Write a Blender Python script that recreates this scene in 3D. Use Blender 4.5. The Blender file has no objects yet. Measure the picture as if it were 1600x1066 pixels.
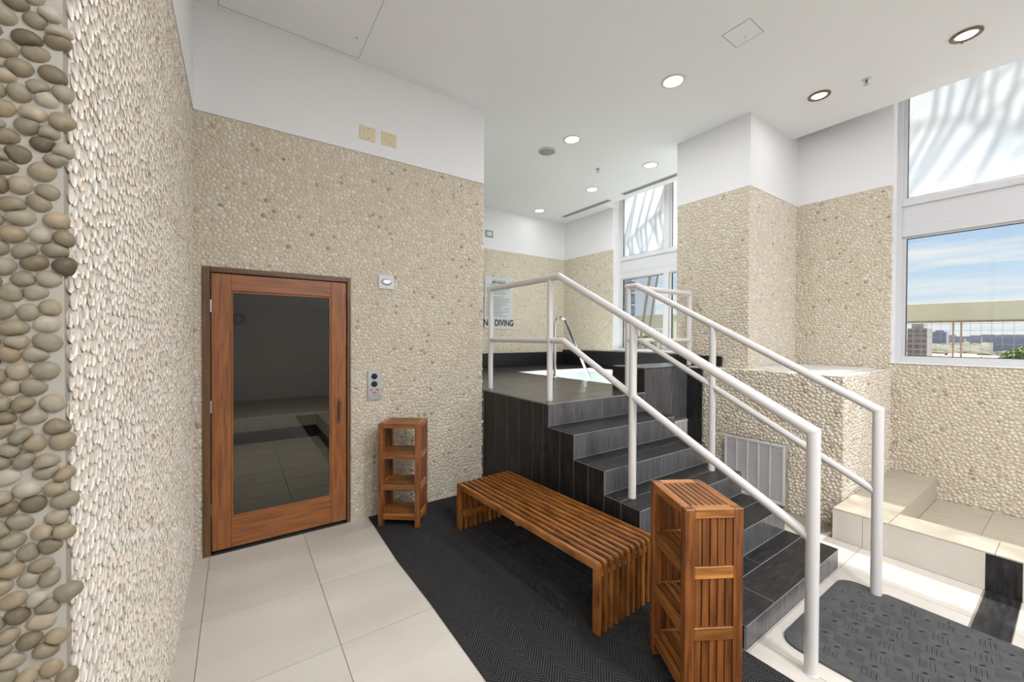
import bpy, bmesh, math, random
import numpy as np
from mathutils import Matrix, Vector, Euler
random.seed(7)
RNG = np.random.default_rng(11)
SC = bpy.context.scene
COL = SC.collection
CZ = 1.5            # eye height

# ------------------------------------------------------------------ camera
def make_camera():
    f, yaw, pitch, roll = 621.80, 0.604322, -0.0099125, -0.00476105
    fw = Vector((math.sin(yaw)*math.cos(pitch), math.cos(yaw)*math.cos(pitch), math.sin(pitch)))
    r = Vector((math.cos(yaw), -math.sin(yaw), 0))
    d = fw.cross(r)
    c, s = math.cos(roll), math.sin(roll)
    r2 = c*r + s*d
    d2 = -s*r + c*d
    cam = bpy.data.cameras.new('camera')
    cam.sensor_width = 36.0
    cam.lens = f/1600*36.0
    cam.clip_start = 0.02
    cam.clip_end = 3000
    o = bpy.data.objects.new('camera', cam)
    m = Matrix((( r2.x, -d2.x, -fw.x, 0), (r2.y, -d2.y, -fw.y, 0), (r2.z, -d2.z, -fw.z, CZ), (0, 0, 0, 1)))
    o.matrix_world = m
    COL.objects.link(o)
    SC.camera = o
make_camera()

# ------------------------------------------------------------------ world, sun, exposure
SC.view_settings.view_transform = 'Standard'
SC.view_settings.look = 'None'
SC.view_settings.gamma = 1.0
SC.view_settings.use_curve_mapping = False
SC.view_settings.exposure = 0.55
SKY_STRENGTH = 0.64
SUN_STRENGTH = 12.0
LAMP_POWER = 13.5

def make_world():
    w = bpy.data.worlds.new('sky')
    SC.world = w
    w.use_nodes = True
    nt = w.node_tree
    N, L = nt.nodes, nt.links
    N.clear()
    out = N.new('ShaderNodeOutputWorld')
    bg = N.new('ShaderNodeBackground')
    bg.inputs['Strength'].default_value = SKY_STRENGTH
    L.new(bg.outputs[0], out.inputs[0])
    tc = N.new('ShaderNodeTexCoord')
    sep = N.new('ShaderNodeSeparateXYZ')
    L.new(tc.outputs['Generated'], sep.inputs[0])
    ramp = N.new('ShaderNodeValToRGB')
    L.new(sep.outputs['Z'], ramp.inputs[0])
    e = ramp.color_ramp.elements
    e[0].position = 0.0; e[0].color = (0.78, 0.80, 0.80, 1)
    e[1].position = 1.0; e[1].color = (0.16, 0.33, 0.72, 1)
    a = e.new(0.015); a.color = (0.86, 0.93, 1.0, 1)
    a = e.new(0.12); a.color = (0.62, 0.81, 1.0, 1)
    a = e.new(0.35); a.color = (0.30, 0.52, 0.90, 1)
    # clouds on a flat layer: direction divided by height
    dv = N.new('ShaderNodeVectorMath'); dv.operation = 'DIVIDE'
    cmb = N.new('ShaderNodeCombineXYZ')
    ad = N.new('ShaderNodeMath'); ad.operation = 'ADD'; ad.inputs[1].default_value = 0.10
    mx = N.new('ShaderNodeMath'); mx.operation = 'MAXIMUM'; mx.inputs[1].default_value = 0.0
    L.new(sep.outputs['Z'], mx.inputs[0]); L.new(mx.outputs[0], ad.inputs[0])
    for i in range(3): L.new(ad.outputs[0], cmb.inputs[i])
    L.new(tc.outputs['Generated'], dv.inputs[0]); L.new(cmb.outputs[0], dv.inputs[1])
    mp = N.new('ShaderNodeMapping')
    mp.inputs['Location'].default_value = (1.3, 0.4, 0)
    mp.inputs['Rotation'].default_value = (0, 0, 0.5)
    mp.inputs['Scale'].default_value = (0.8, 0.35, 0.0)
    L.new(dv.outputs[0], mp.inputs[0])
    nz = N.new('ShaderNodeTexNoise')
    nz.inputs['Scale'].default_value = 1.5
    nz.inputs['Detail'].default_value = 7
    nz.inputs['Roughness'].default_value = 0.62
    L.new(mp.outputs[0], nz.inputs['Vector'])
    cr = N.new('ShaderNodeValToRGB')
    cr.color_ramp.elements[0].position = 0.43; cr.color_ramp.elements[0].color = (0, 0, 0, 1)
    cr.color_ramp.elements[1].position = 0.60; cr.color_ramp.elements[1].color = (1, 1, 1, 1)
    L.new(nz.outputs['Fac'], cr.inputs[0])
    mix = N.new('ShaderNodeMixRGB')
    mix.inputs[2].default_value = (1.0, 1.0, 1.0, 1)
    L.new(cr.outputs[0], mix.inputs[0]); L.new(ramp.outputs[0], mix.inputs[1])
    # below the horizon: hazy sunlit ground
    gt = N.new('ShaderNodeMath'); gt.operation = 'GREATER_THAN'; gt.inputs[1].default_value = 0.0
    L.new(sep.outputs['Z'], gt.inputs[0])
    m2 = N.new('ShaderNodeMixRGB')
    m2.inputs[1].default_value = (0.72, 0.71, 0.66, 1)
    L.new(gt.outputs[0], m2.inputs[0]); L.new(mix.outputs[0], m2.inputs[2])
    L.new(m2.outputs[0], bg.inputs[0])
make_world()

sun = bpy.data.lights.new('sun', 'SUN')
sun.energy = SUN_STRENGTH
sun.angle = math.radians(0.7)
sun.color = (1.0, 0.965, 0.92)
so = bpy.data.objects.new('sun', sun)
SUN_DIR = Vector((1.0, -0.32, 2.1)).normalized()
so.rotation_euler = SUN_DIR.to_track_quat('Z', 'Y').to_euler()
so.location = (8, -3, 9)
COL.objects.link(so)

# ------------------------------------------------------------------ materials
MATS = {}
def mat(name, color=(0.8, 0.8, 0.8), rough=0.5, metal=0.0, spec=0.5, emit=None, emit_s=1.0):
    m = bpy.data.materials.new(name)
    m.use_nodes = True
    b = m.node_tree.nodes['Principled BSDF']
    b.inputs['Base Color'].default_value = (*color, 1)
    b.inputs['Roughness'].default_value = rough
    b.inputs['Metallic'].default_value = metal
    b.inputs['Specular IOR Level'].default_value = spec
    if emit:
        b.inputs['Emission Color'].default_value = (*emit, 1)
        b.inputs['Emission Strength'].default_value = emit_s
    MATS[name] = m
    return m

def nn(m, t): return m.node_tree.nodes.new(t)
def lk(m, a, b): m.node_tree.links.new(a, b)
def bsdf(m): return m.node_tree.nodes['Principled BSDF']

def add_noise_color(m, c1, c2, scale=5.0, stretch=(1, 1, 1), detail=4, lo=0.3, hi=0.7, bump=0.0, bdist=0.002, coord='Object', per_obj=0.0):
    tc = nn(m, 'ShaderNodeTexCoord')
    mp = nn(m, 'ShaderNodeMapping'); mp.inputs['Scale'].default_value = stretch
    lk(m, tc.outputs[coord], mp.inputs[0])
    nz = nn(m, 'ShaderNodeTexNoise')
    nz.inputs['Scale'].default_value = scale; nz.inputs['Detail'].default_value = detail
    if per_obj:
        oi = nn(m, 'ShaderNodeObjectInfo')
        mu = nn(m, 'ShaderNodeMath'); mu.operation = 'MULTIPLY'; mu.inputs[1].default_value = 37.0
        lk(m, oi.outputs['Random'], mu.inputs[0])
        va = nn(m, 'ShaderNodeVectorMath'); va.operation = 'ADD'
        lk(m, mp.outputs[0], va.inputs[0]); lk(m, mu.outputs[0], va.inputs[1])
        lk(m, va.outputs[0], nz.inputs['Vector'])
    else:
        lk(m, mp.outputs[0], nz.inputs['Vector'])
    cr = nn(m, 'ShaderNodeValToRGB')
    cr.color_ramp.elements[0].position = lo; cr.color_ramp.elements[0].color = (*c1, 1)
    cr.color_ramp.elements[1].position = hi; cr.color_ramp.elements[1].color = (*c2, 1)
    lk(m, nz.outputs['Fac'], cr.inputs[0])
    last = cr.outputs[0]
    if per_obj:
        hs = nn(m, 'ShaderNodeHueSaturation')
        mr = nn(m, 'ShaderNodeMapRange')
        mr.inputs['To Min'].default_value = 1 - per_obj; mr.inputs['To Max'].default_value = 1 + per_obj
        lk(m, oi.outputs['Random'], mr.inputs[0]); lk(m, mr.outputs[0], hs.inputs['Value'])
        lk(m, last, hs.inputs['Color']); last = hs.outputs[0]
    lk(m, last, bsdf(m).inputs['Base Color'])
    if bump:
        bp = nn(m, 'ShaderNodeBump'); bp.inputs['Strength'].default_value = bump; bp.inputs['Distance'].default_value = bdist
        lk(m, nz.outputs['Fac'], bp.inputs['Height']); lk(m, bp.outputs[0], bsdf(m).inputs['Normal'])
    return nz, cr

M_white = mat('white_paint', (0.82, 0.82, 0.82), 0.6, spec=0.3)
M_ceil = mat('ceiling_paint', (0.88, 0.88, 0.88), 0.7, spec=0.2)
M_grout = mat('pebble_grout', (0.60, 0.54, 0.44), 0.8)
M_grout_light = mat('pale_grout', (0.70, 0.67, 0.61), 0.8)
M_grout_cap = mat('shade_darkened_grout', (0.33, 0.305, 0.255), 0.7)  # darkened so the colour carries the shade on the wall's end face
M_tilegrout = mat('floor_grout', (0.30, 0.26, 0.21), 0.9)
M_tile = mat('cream_floor_tile', rough=0.38)
add_noise_color(M_tile, (0.60, 0.55, 0.475), (0.71, 0.665, 0.59), 1.6, (0.5, 2.0, 1), 5, coord='Object', per_obj=0.03)
M_curbtile = mat('cream_wood_tile', rough=0.4)
add_noise_color(M_curbtile, (0.47, 0.41, 0.32), (0.60, 0.54, 0.44), 5, (16, 1, 16), 4, per_obj=0.02)
M_black = mat('black_slate_tile', rough=0.42, spec=0.35)
add_noise_color(M_black, (0.010, 0.0095, 0.0095), (0.040, 0.038, 0.038), 9, (1, 6, 1), 5, lo=0.35, hi=0.75, bump=0.25, per_obj=0.15)
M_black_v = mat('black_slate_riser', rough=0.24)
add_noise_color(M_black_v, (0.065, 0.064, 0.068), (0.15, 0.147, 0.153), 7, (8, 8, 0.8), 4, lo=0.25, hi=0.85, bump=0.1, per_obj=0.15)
M_deck = mat('slate_deck', rough=0.22)
add_noise_color(M_deck, (0.035, 0.032, 0.029), (0.075, 0.07, 0.064), 7, (1, 9, 1), 5, lo=0.3, hi=0.8, bump=0.15, per_obj=0.06)
M_blackgrout = mat('dark_grout', (0.34, 0.33, 0.32), 0.8)
M_edge = mat('worn_tile_edge', (0.30, 0.295, 0.29), 0.35)
M_granite = mat('black_granite', rough=0.35)
add_noise_color(M_granite, (0.006, 0.006, 0.007), (0.045, 0.045, 0.05), 220, (1, 1, 1), 3, lo=0.45, hi=0.85)
M_rail = mat('white_enamel', (0.72, 0.695, 0.665), 0.32)
M_chrome = mat('polished_steel', (0.72, 0.73, 0.74), 0.12, metal=1.0)
M_steel = mat('brushed_steel', (0.55, 0.56, 0.57), 0.35, metal=0.9)
M_frame = mat('window_frame_paint', (0.66, 0.66, 0.67), 0.4)
M_gasket = mat('black_gasket', (0.02, 0.02, 0.025), 0.6)
M_knob = mat('black_plastic', (0.012, 0.012, 0.012), 0.35)
M_ivory = mat('ivory_plastic', (0.72, 0.61, 0.42), 0.4)
M_platewhite = mat('plate_plastic', (0.66, 0.66, 0.64), 0.35)
M_vent = mat('white_metal_grille', (0.66, 0.65, 0.63), 0.4)
M_ventdark = mat('grille_shadow_box', (0.05, 0.045, 0.04), 0.8)
M_slot = mat('slot_diffuser', (0.30, 0.30, 0.30), 0.5)
M_bronze = mat('bronze_trim', (0.22, 0.16, 0.10), 0.35, metal=0.8)
M_lens = mat('lamp_lens', (1, 1, 1), 0.4, emit=(1.0, 0.95, 0.86), emit_s=4.0)
M_rubber = mat('grey_rubber', (0.035, 0.035, 0.036), 0.55)
add_noise_color(M_rubber, (0.055, 0.055, 0.056), (0.085, 0.085, 0.087), 26, (1, 1, 1), 3, bump=0.15, bdist=0.001)
M_hole = mat('mat_hole', (0.004, 0.004, 0.004), 0.8)
M_ink = mat('sign_ink', (0.03, 0.03, 0.035), 0.6)
M_inkgrey = mat('sign_small_print', (0.16, 0.16, 0.17), 0.6)
M_red = mat('red_label', (0.55, 0.06, 0.03), 0.5)
M_yellow = mat('yellow_label', (0.7, 0.45, 0.08), 0.5)
M_basin = mat('pool_plaster', rough=0.6)
add_noise_color(M_basin, (0.62, 0.70, 0.68), (0.90, 0.93, 0.92), 60, (1, 1, 1), 3, lo=0.35, hi=0.5)
M_slab = mat('white_stone_slab', (0.80, 0.80, 0.78), 0.35)
M_darkroom = mat('steam_room_tile', (0.46, 0.45, 0.42), 0.5)
M_darkblack = mat('steam_room_black', (0.02, 0.02, 0.02), 0.4)

# teak
def teak(name, c1, c2, axis, po=0.22):
    m = mat(name, rough=0.36)
    st = [9, 9, 9]; st[axis] = 0.7
    add_noise_color(m, c1, c2, 5.5, tuple(st), 5, lo=0.3, hi=0.72, bump=0.15, bdist=0.0008, per_obj=po)
    return m
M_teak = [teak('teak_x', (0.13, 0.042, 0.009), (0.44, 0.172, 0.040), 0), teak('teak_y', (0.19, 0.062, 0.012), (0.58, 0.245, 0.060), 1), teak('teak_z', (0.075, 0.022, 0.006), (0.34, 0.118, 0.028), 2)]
M_door_v = teak('door_wood_z', (0.19, 0.062, 0.016), (0.40, 0.145, 0.040), 2, 0.05)
M_door_h = teak('door_wood_x', (0.19, 0.062, 0.016), (0.40, 0.145, 0.040), 0, 0.05)
M_casing = teak('casing_wood', (0.085, 0.038, 0.014), (0.19, 0.09, 0.035), 2, 0.04)
M_casing_h = teak('casing_wood_h', (0.085, 0.038, 0.014), (0.19, 0.09, 0.035), 0, 0.04)

# pebbles: one stone per mesh island, or one per object
def pebble_mat(name, tint=(1, 1, 1), cols=None):
    m = mat(name, rough=0.5, spec=0.35)
    g = nn(m, 'ShaderNodeNewGeometry'); oi = nn(m, 'ShaderNodeObjectInfo')
    ad = nn(m, 'ShaderNodeMath'); ad.operation = 'ADD'
    lk(m, g.outputs['Random Per Island'], ad.inputs[0]); lk(m, oi.outputs['Random'], ad.inputs[1])
    fr = nn(m, 'ShaderNodeMath'); fr.operation = 'FRACT'; lk(m, ad.outputs[0], fr.inputs[0])
    cr = nn(m, 'ShaderNodeValToRGB')
    cols = cols or [(0.00, (0.36, 0.29, 0.18)), (0.012, (0.44, 0.37, 0.25)), (0.03, (0.62, 0.54, 0.41)), (0.30, (0.69, 0.61, 0.48)),
            (0.55, (0.66, 0.57, 0.44)), (0.75, (0.72, 0.65, 0.53)), (0.95, (0.76, 0.71, 0.61)), (0.985, (0.70, 0.56, 0.42)), (1.0, (0.66, 0.52, 0.37))]
    el = cr.color_ramp.elements
    while len(el) > 1: el.remove(el[-1])
    el[0].position = cols[0][0]; el[0].color = (*[a*b for a, b in zip(cols[0][1], tint)], 1)
    for p, c in cols[1:]:
        q = el.new(p); q.color = (*[a*b for a, b in zip(c, tint)], 1)
    lk(m, fr.outputs[0], cr.inputs[0])
    tc = nn(m, 'ShaderNodeTexCoord')
    nz = nn(m, 'ShaderNodeTexNoise'); nz.inputs['Scale'].default_value = 60; nz.inputs['Detail'].default_value = 4
    lk(m, g.outputs['Position'], nz.inputs['Vector'])
    hs = nn(m, 'ShaderNodeHueSaturation')
    mr = nn(m, 'ShaderNodeMapRange'); mr.inputs['From Min'].default_value = 0.3; mr.inputs['From Max'].default_value = 0.7
    mr.inputs['To Min'].default_value = 0.86; mr.inputs['To Max'].default_value = 1.10
    lk(m, nz.outputs['Fac'], mr.inputs[0]); lk(m, mr.outputs[0], hs.inputs['Value']); lk(m, cr.outputs[0], hs.inputs['Color'])
    lk(m, hs.outputs[0], bsdf(m).inputs['Base Color'])
    return m
M_pebble = pebble_mat('cream_river_pebble')
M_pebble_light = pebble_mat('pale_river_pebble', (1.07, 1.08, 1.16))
M_pebble_cap = pebble_mat('olive_shaded_pebble', (0.74, 0.71, 0.655), [(0.0, (0.13, 0.105, 0.07)), (0.12, (0.22, 0.18, 0.12)), (0.3, (0.30, 0.26, 0.19)),
    (0.5, (0.26, 0.24, 0.18)), (0.7, (0.36, 0.32, 0.25)), (0.85, (0.33, 0.26, 0.17)), (0.93, (0.46, 0.43, 0.37)), (1.0, (0.40, 0.32, 0.22))])  # olive stones, with the end face's shade mixed into the tint

# glass
def glass_mat(name, tint, gloss=0.08, rough=0.0, gcol=(1, 1, 1)):
    m = bpy.data.materials.new(name); m.use_nodes = True
    N, L = m.node_tree.nodes, m.node_tree.links
    N.clear()
    o = N.new('ShaderNodeOutputMaterial'); t = N.new('ShaderNodeBsdfTransparent'); t.inputs[0].default_value = (*tint, 1)
    g = N.new('ShaderNodeBsdfGlossy'); g.inputs['Roughness'].default_value = rough; g.inputs[0].default_value = (*gcol, 1)
    fz = N.new('ShaderNodeFresnel'); fz.inputs[0].default_value = 1.45
    mu = N.new('ShaderNodeMath'); mu.operation = 'MULTIPLY'; mu.inputs[1].default_value = gloss/0.04
    L.new(fz.outputs[0], mu.inputs[0])
    mx = N.new('ShaderNodeMixShader'); L.new(mu.outputs[0], mx.inputs[0]); L.new(t.outputs[0], mx.inputs[1]); L.new(g.outputs[0], mx.inputs[2])
    L.new(mx.outputs[0], o.inputs[0])
    return m
M_glass = glass_mat('clear_glass', (0.97, 0.985, 0.98), 0.03)
M_tinted = glass_mat('smoked_glass', (0.28, 0.28, 0.265), 0.03)
def sheet_mat():
    m = bpy.data.materials.new('clear_acrylic'); m.use_nodes = True
    N, L = m.node_tree.nodes, m.node_tree.links
    b_ = N['Principled BSDF']; b_.inputs['Base Color'].default_value = (0.80, 0.82, 0.82, 1); b_.inputs['Roughness'].default_value = 0.15
    t_ = N.new('ShaderNodeBsdfTransparent'); x_ = N.new('ShaderNodeMixShader'); x_.inputs[0].default_value = 0.62
    L.new(t_.outputs[0], x_.inputs[1]); L.new(b_.outputs[0], x_.inputs[2]); L.new(x_.outputs[0], N['Material Output'].inputs[0])
    return m
M_sheet = sheet_mat()
def frosted():
    m = bpy.data.materials.new('frosted_glass'); m.use_nodes = True
    N, L = m.node_tree.nodes, m.node_tree.links
    N.clear()
    o = N.new('ShaderNodeOutputMaterial'); t = N.new('ShaderNodeBsdfTransparent'); t.inputs[0].default_value = (0.95, 0.97, 0.96, 1)
    tr = N.new('ShaderNodeBsdfTranslucent'); tr.inputs[0].default_value = (0.60, 0.605, 0.60, 1)
    df = N.new('ShaderNodeBsdfDiffuse'); df.inputs[0].default_value = (0.60, 0.605, 0.60, 1)
    m1 = N.new('ShaderNodeMixShader'); m1.inputs[0].default_value = 0.35; L.new(tr.outputs[0], m1.inputs[1]); L.new(df.outputs[0], m1.inputs[2])
    m2 = N.new('ShaderNodeMixShader'); m2.inputs[0].default_value = 0.50; L.new(t.outputs[0], m2.inputs[1]); L.new(m1.outputs[0], m2.inputs[2])
    L.new(m2.outputs[0], o.inputs[0])
    return m
M_frost = frosted()
def water():
    m = glass_mat('pool_water', (0.93, 0.98, 0.97), 0.03)
    nt = m.node_tree
    nz = nt.nodes.new('ShaderNodeTexNoise'); nz.inputs['Scale'].default_value = 7; nz.inputs['Detail'].default_value = 3
    tc = nt.nodes.new('ShaderNodeTexCoord'); nt.links.new(tc.outputs['Object'], nz.inputs['Vector'])
    bp = nt.nodes.new('ShaderNodeBump'); bp.inputs['Strength'].default_value = 0.25; bp.inputs['Distance'].default_value = 0.02
    nt.links.new(nz.outputs['Fac'], bp.inputs['Height'])
    for n in nt.nodes:
        if n.bl_idname in ('ShaderNodeBsdfGlossy', 'ShaderNodeFresnel'):
            nt.links.new(bp.outputs[0], n.inputs['Normal'])
    return m
M_water = water()

# carpet with raised chevron ribs
def carpet_mat():
    m = mat('charcoal_chevron_carpet', rough=0.95, spec=0.1)
    tc = nn(m, 'ShaderNodeTexCoord'); sp = nn(m, 'ShaderNodeSeparateXYZ'); lk(m, tc.outputs['Object'], sp.inputs[0])
    def mth(op, a, b=None, c=None):
        n = nn(m, 'ShaderNodeMath'); n.operation = op
        for i, v in enumerate((a, b, c)):
            if v is None: continue
            if isinstance(v, (int, float)): n.inputs[i].default_value = v
            else: lk(m, v, n.inputs[i])
        return n.outputs[0]
    tri = mth('PINGPONG', sp.outputs['X'], 0.085)
    v = mth('ADD', sp.outputs['Y'], tri)
    s = mth('SINE', mth('MULTIPLY', v, 2*math.pi/0.0165))
    nz = nn(m, 'ShaderNodeTexNoise'); nz.inputs['Scale'].default_value = 350; nz.inputs['Detail'].default_value = 2
    lk(m, tc.outputs['Object'], nz.inputs['Vector'])
    h = mth('MULTIPLY_ADD', nz.outputs['Fac'], 0.9, s)
    cr = nn(m, 'ShaderNodeValToRGB')
    cr.color_ramp.elements[0].position = 0.0; cr.color_ramp.elements[0].color = (0.016, 0.016, 0.017, 1)
    cr.color_ramp.elements[1].position = 1.0; cr.color_ramp.elements[1].color = (0.125, 0.122, 0.120, 1)
    lk(m, mth('MULTIPLY_ADD', h, 0.28, 0.25), cr.inputs[0])
    lk(m, cr.outputs[0], bsdf(m).inputs['Base Color'])
    bp = nn(m, 'ShaderNodeBump'); bp.inputs['Strength'].default_value = 0.9; bp.inputs['Distance'].default_value = 0.004
    lk(m, h, bp.inputs['Height']); lk(m, bp.outputs[0], bsdf(m).inputs['Normal'])
    return m
M_carpet = carpet_mat()

# ------------------------------------------------------------------ object helpers
def link(o, parent=None, loc=None):
    COL.objects.link(o)
    if parent is not None: o.parent = parent
    if loc is not None: o.location = loc
    return o
def tag(o, label=None, cat=None, group=None, kind=None):
    if label: o['label'] = label
    if cat: o['category'] = cat
    if group: o['group'] = group
    if kind: o['kind'] = kind
    return o
def empty(name, loc=(0, 0, 0), rz=0.0, parent=None):
    o = bpy.data.objects.new(name, None)
    o.empty_display_size = 0.1
    o.location = loc; o.rotation_euler = (0, 0, rz)
    return link(o, parent)
def thing(name, label, cat, loc=(0, 0, 0), rz=0.0, group=None):
    return tag(empty(name, loc, rz), label, cat, group)
def from_bm(name, bm, m, parent=None, smooth=False):
    me = bpy.data.meshes.new(name)
    bm.normal_update()
    bm.to_mesh(me); bm.free()
    if m is not None: me.materials.append(m)
    if smooth:
        me.polygons.foreach_set('use_smooth', [True]*len(me.polygons))
    o = bpy.data.objects.new(name, me)
    return link(o, parent)
def bm_box(bm, x0, y0, z0, x1, y1, z1):
    vs = [bm.verts.new(p) for p in ((x0, y0, z0), (x1, y0, z0), (x1, y1, z0), (x0, y1, z0), (x0, y0, z1), (x1, y0, z1), (x1, y1, z1), (x0, y1, z1))]
    for f in ((0, 3, 2, 1), (4, 5, 6, 7), (0, 1, 5, 4), (1, 2, 6, 5), (2, 3, 7, 6), (3, 0, 4, 7)):
        bm.faces.new([vs[i] for i in f])
def box(name, x0, y0, z0, x1, y1, z1, m, parent=None, bev=0.0, seg=1, origin=False):
    """axis-aligned box in the parent's frame; origin=True puts the object's origin at its own base centre"""
    if x0 > x1: x0, x1 = x1, x0
    if y0 > y1: y0, y1 = y1, y0
    if z0 > z1: z0, z1 = z1, z0
    bm = bmesh.new()
    cx, cy, cz = ((x0+x1)/2, (y0+y1)/2, z0) if origin else (0, 0, 0)
    bm_box(bm, x0-cx, y0-cy, z0-cz, x1-cx, y1-cy, z1-cz)
    if bev:
        bmesh.ops.bevel(bm, geom=bm.edges[:], offset=bev, segments=seg, affect='EDGES', profile=0.5)
    o = from_bm(name, bm, m, parent)
    if origin: o.location = (cx, cy, cz)
    return o
def prism(name, pts, z0, z1, m, parent=None, bev=0.0):
    bm = bmesh.new()
    lo = [bm.verts.new((x, y, z0)) for x, y in pts]; hi = [bm.verts.new((x, y, z1)) for x, y in pts]
    bm.faces.new(lo[::-1]); bm.faces.new(hi)
    n = len(pts)
    for i in range(n): bm.faces.new((lo[i], lo[(i+1) % n], hi[(i+1) % n], hi[i]))
    if bev:
        es = [e for e in bm.edges if all(v.co.z == z1 for v in e.verts)]
        bmesh.ops.bevel(bm, geom=es, offset=bev, segments=2, affect='EDGES')
    return from_bm(name, bm, m, parent)
def tube(name, pts, r, m, parent=None, n=16, caps=True):
    """swept round tube with mitred joints"""
    P = [Vector(p) for p in pts]
    bm = bmesh.new(); rings = []; skip = set()
    T0 = (P[1]-P[0]).normalized()
    up = Vector((0, 0, 1)) if abs(T0.z) < 0.9 else Vector((1, 0, 0))
    X = up.cross(T0).normalized(); Yv = T0.cross(X)
    for i, p in enumerate(P):
        a = (P[i]-P[i-1]).normalized() if i else T0
        b = (P[i+1]-P[i]).normalized() if i < len(P)-1 else a
        if i:
            q = prev.rotation_difference(a); X = q @ X; Yv = q @ Yv
        t = (a+b).normalized()
        ring = []
        for k in range(n):
            an = 2*math.pi*k/n
            off = X*math.cos(an)*r + Yv*math.sin(an)*r
            s = -off.dot(t)/max(a.dot(t), 0.2)
            ring.append(bm.verts.new(p + off + a*s))
        rings.append(ring)
        if 0 < i < len(P)-1 and a.angle(b) > 0.3:
            rings.append([bm.verts.new(v.co) for v in ring]); skip.add(len(rings)-2)
        prev = a
    for i in range(len(rings)-1):
        if i in skip: continue
        for k in range(n):
            f = bm.faces.new((rings[i][k], rings[i][(k+1) % n], rings[i+1][(k+1) % n], rings[i+1][k])); f.smooth = True
    if caps:
        bm.faces.new([bm.verts.new(v.co) for v in rings[0][::-1]]); bm.faces.new([bm.verts.new(v.co) for v in rings[-1]])
    return from_bm(name, bm, m, parent)
def fillet(pts, r, seg=5):
    P = [Vector(p) for p in pts]; out = [P[0]]
    for i in range(1, len(P)-1):
        a = (P[i-1]-P[i]).normalized(); b = (P[i+1]-P[i]).normalized()
        for k in range(seg+1):
            t = k/seg
            p0, p1, p2 = P[i]+a*r, P[i], P[i]+b*r
            out.append((1-t)**2*p0 + 2*t*(1-t)*p1 + t*t*p2)
    out.append(P[-1]); return out
def lathe(name, prof, m, parent=None, n=24, axis='Z', loc=(0, 0, 0), smooth=True):
    bm = bmesh.new(); rings = []
    for r, z in prof:
        rings.append([bm.verts.new((r*math.cos(2*math.pi*k/n), r*math.sin(2*math.pi*k/n), z)) for k in range(n)])
    for i in range(len(rings)-1):
        for k in range(n):
            f = bm.faces.new((rings[i][k], rings[i][(k+1) % n], rings[i+1][(k+1) % n], rings[i+1][k])); f.smooth = smooth
    bm.faces.new(rings[0][::-1]); bm.faces.new(rings[-1])
    bmesh.ops.recalc_face_normals(bm, faces=bm.faces[:])
    o = from_bm(name, bm, m, parent)
    if axis == 'Y': o.rotation_euler = (math.pi/2, 0, 0)
    o.location = loc
    return o

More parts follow.
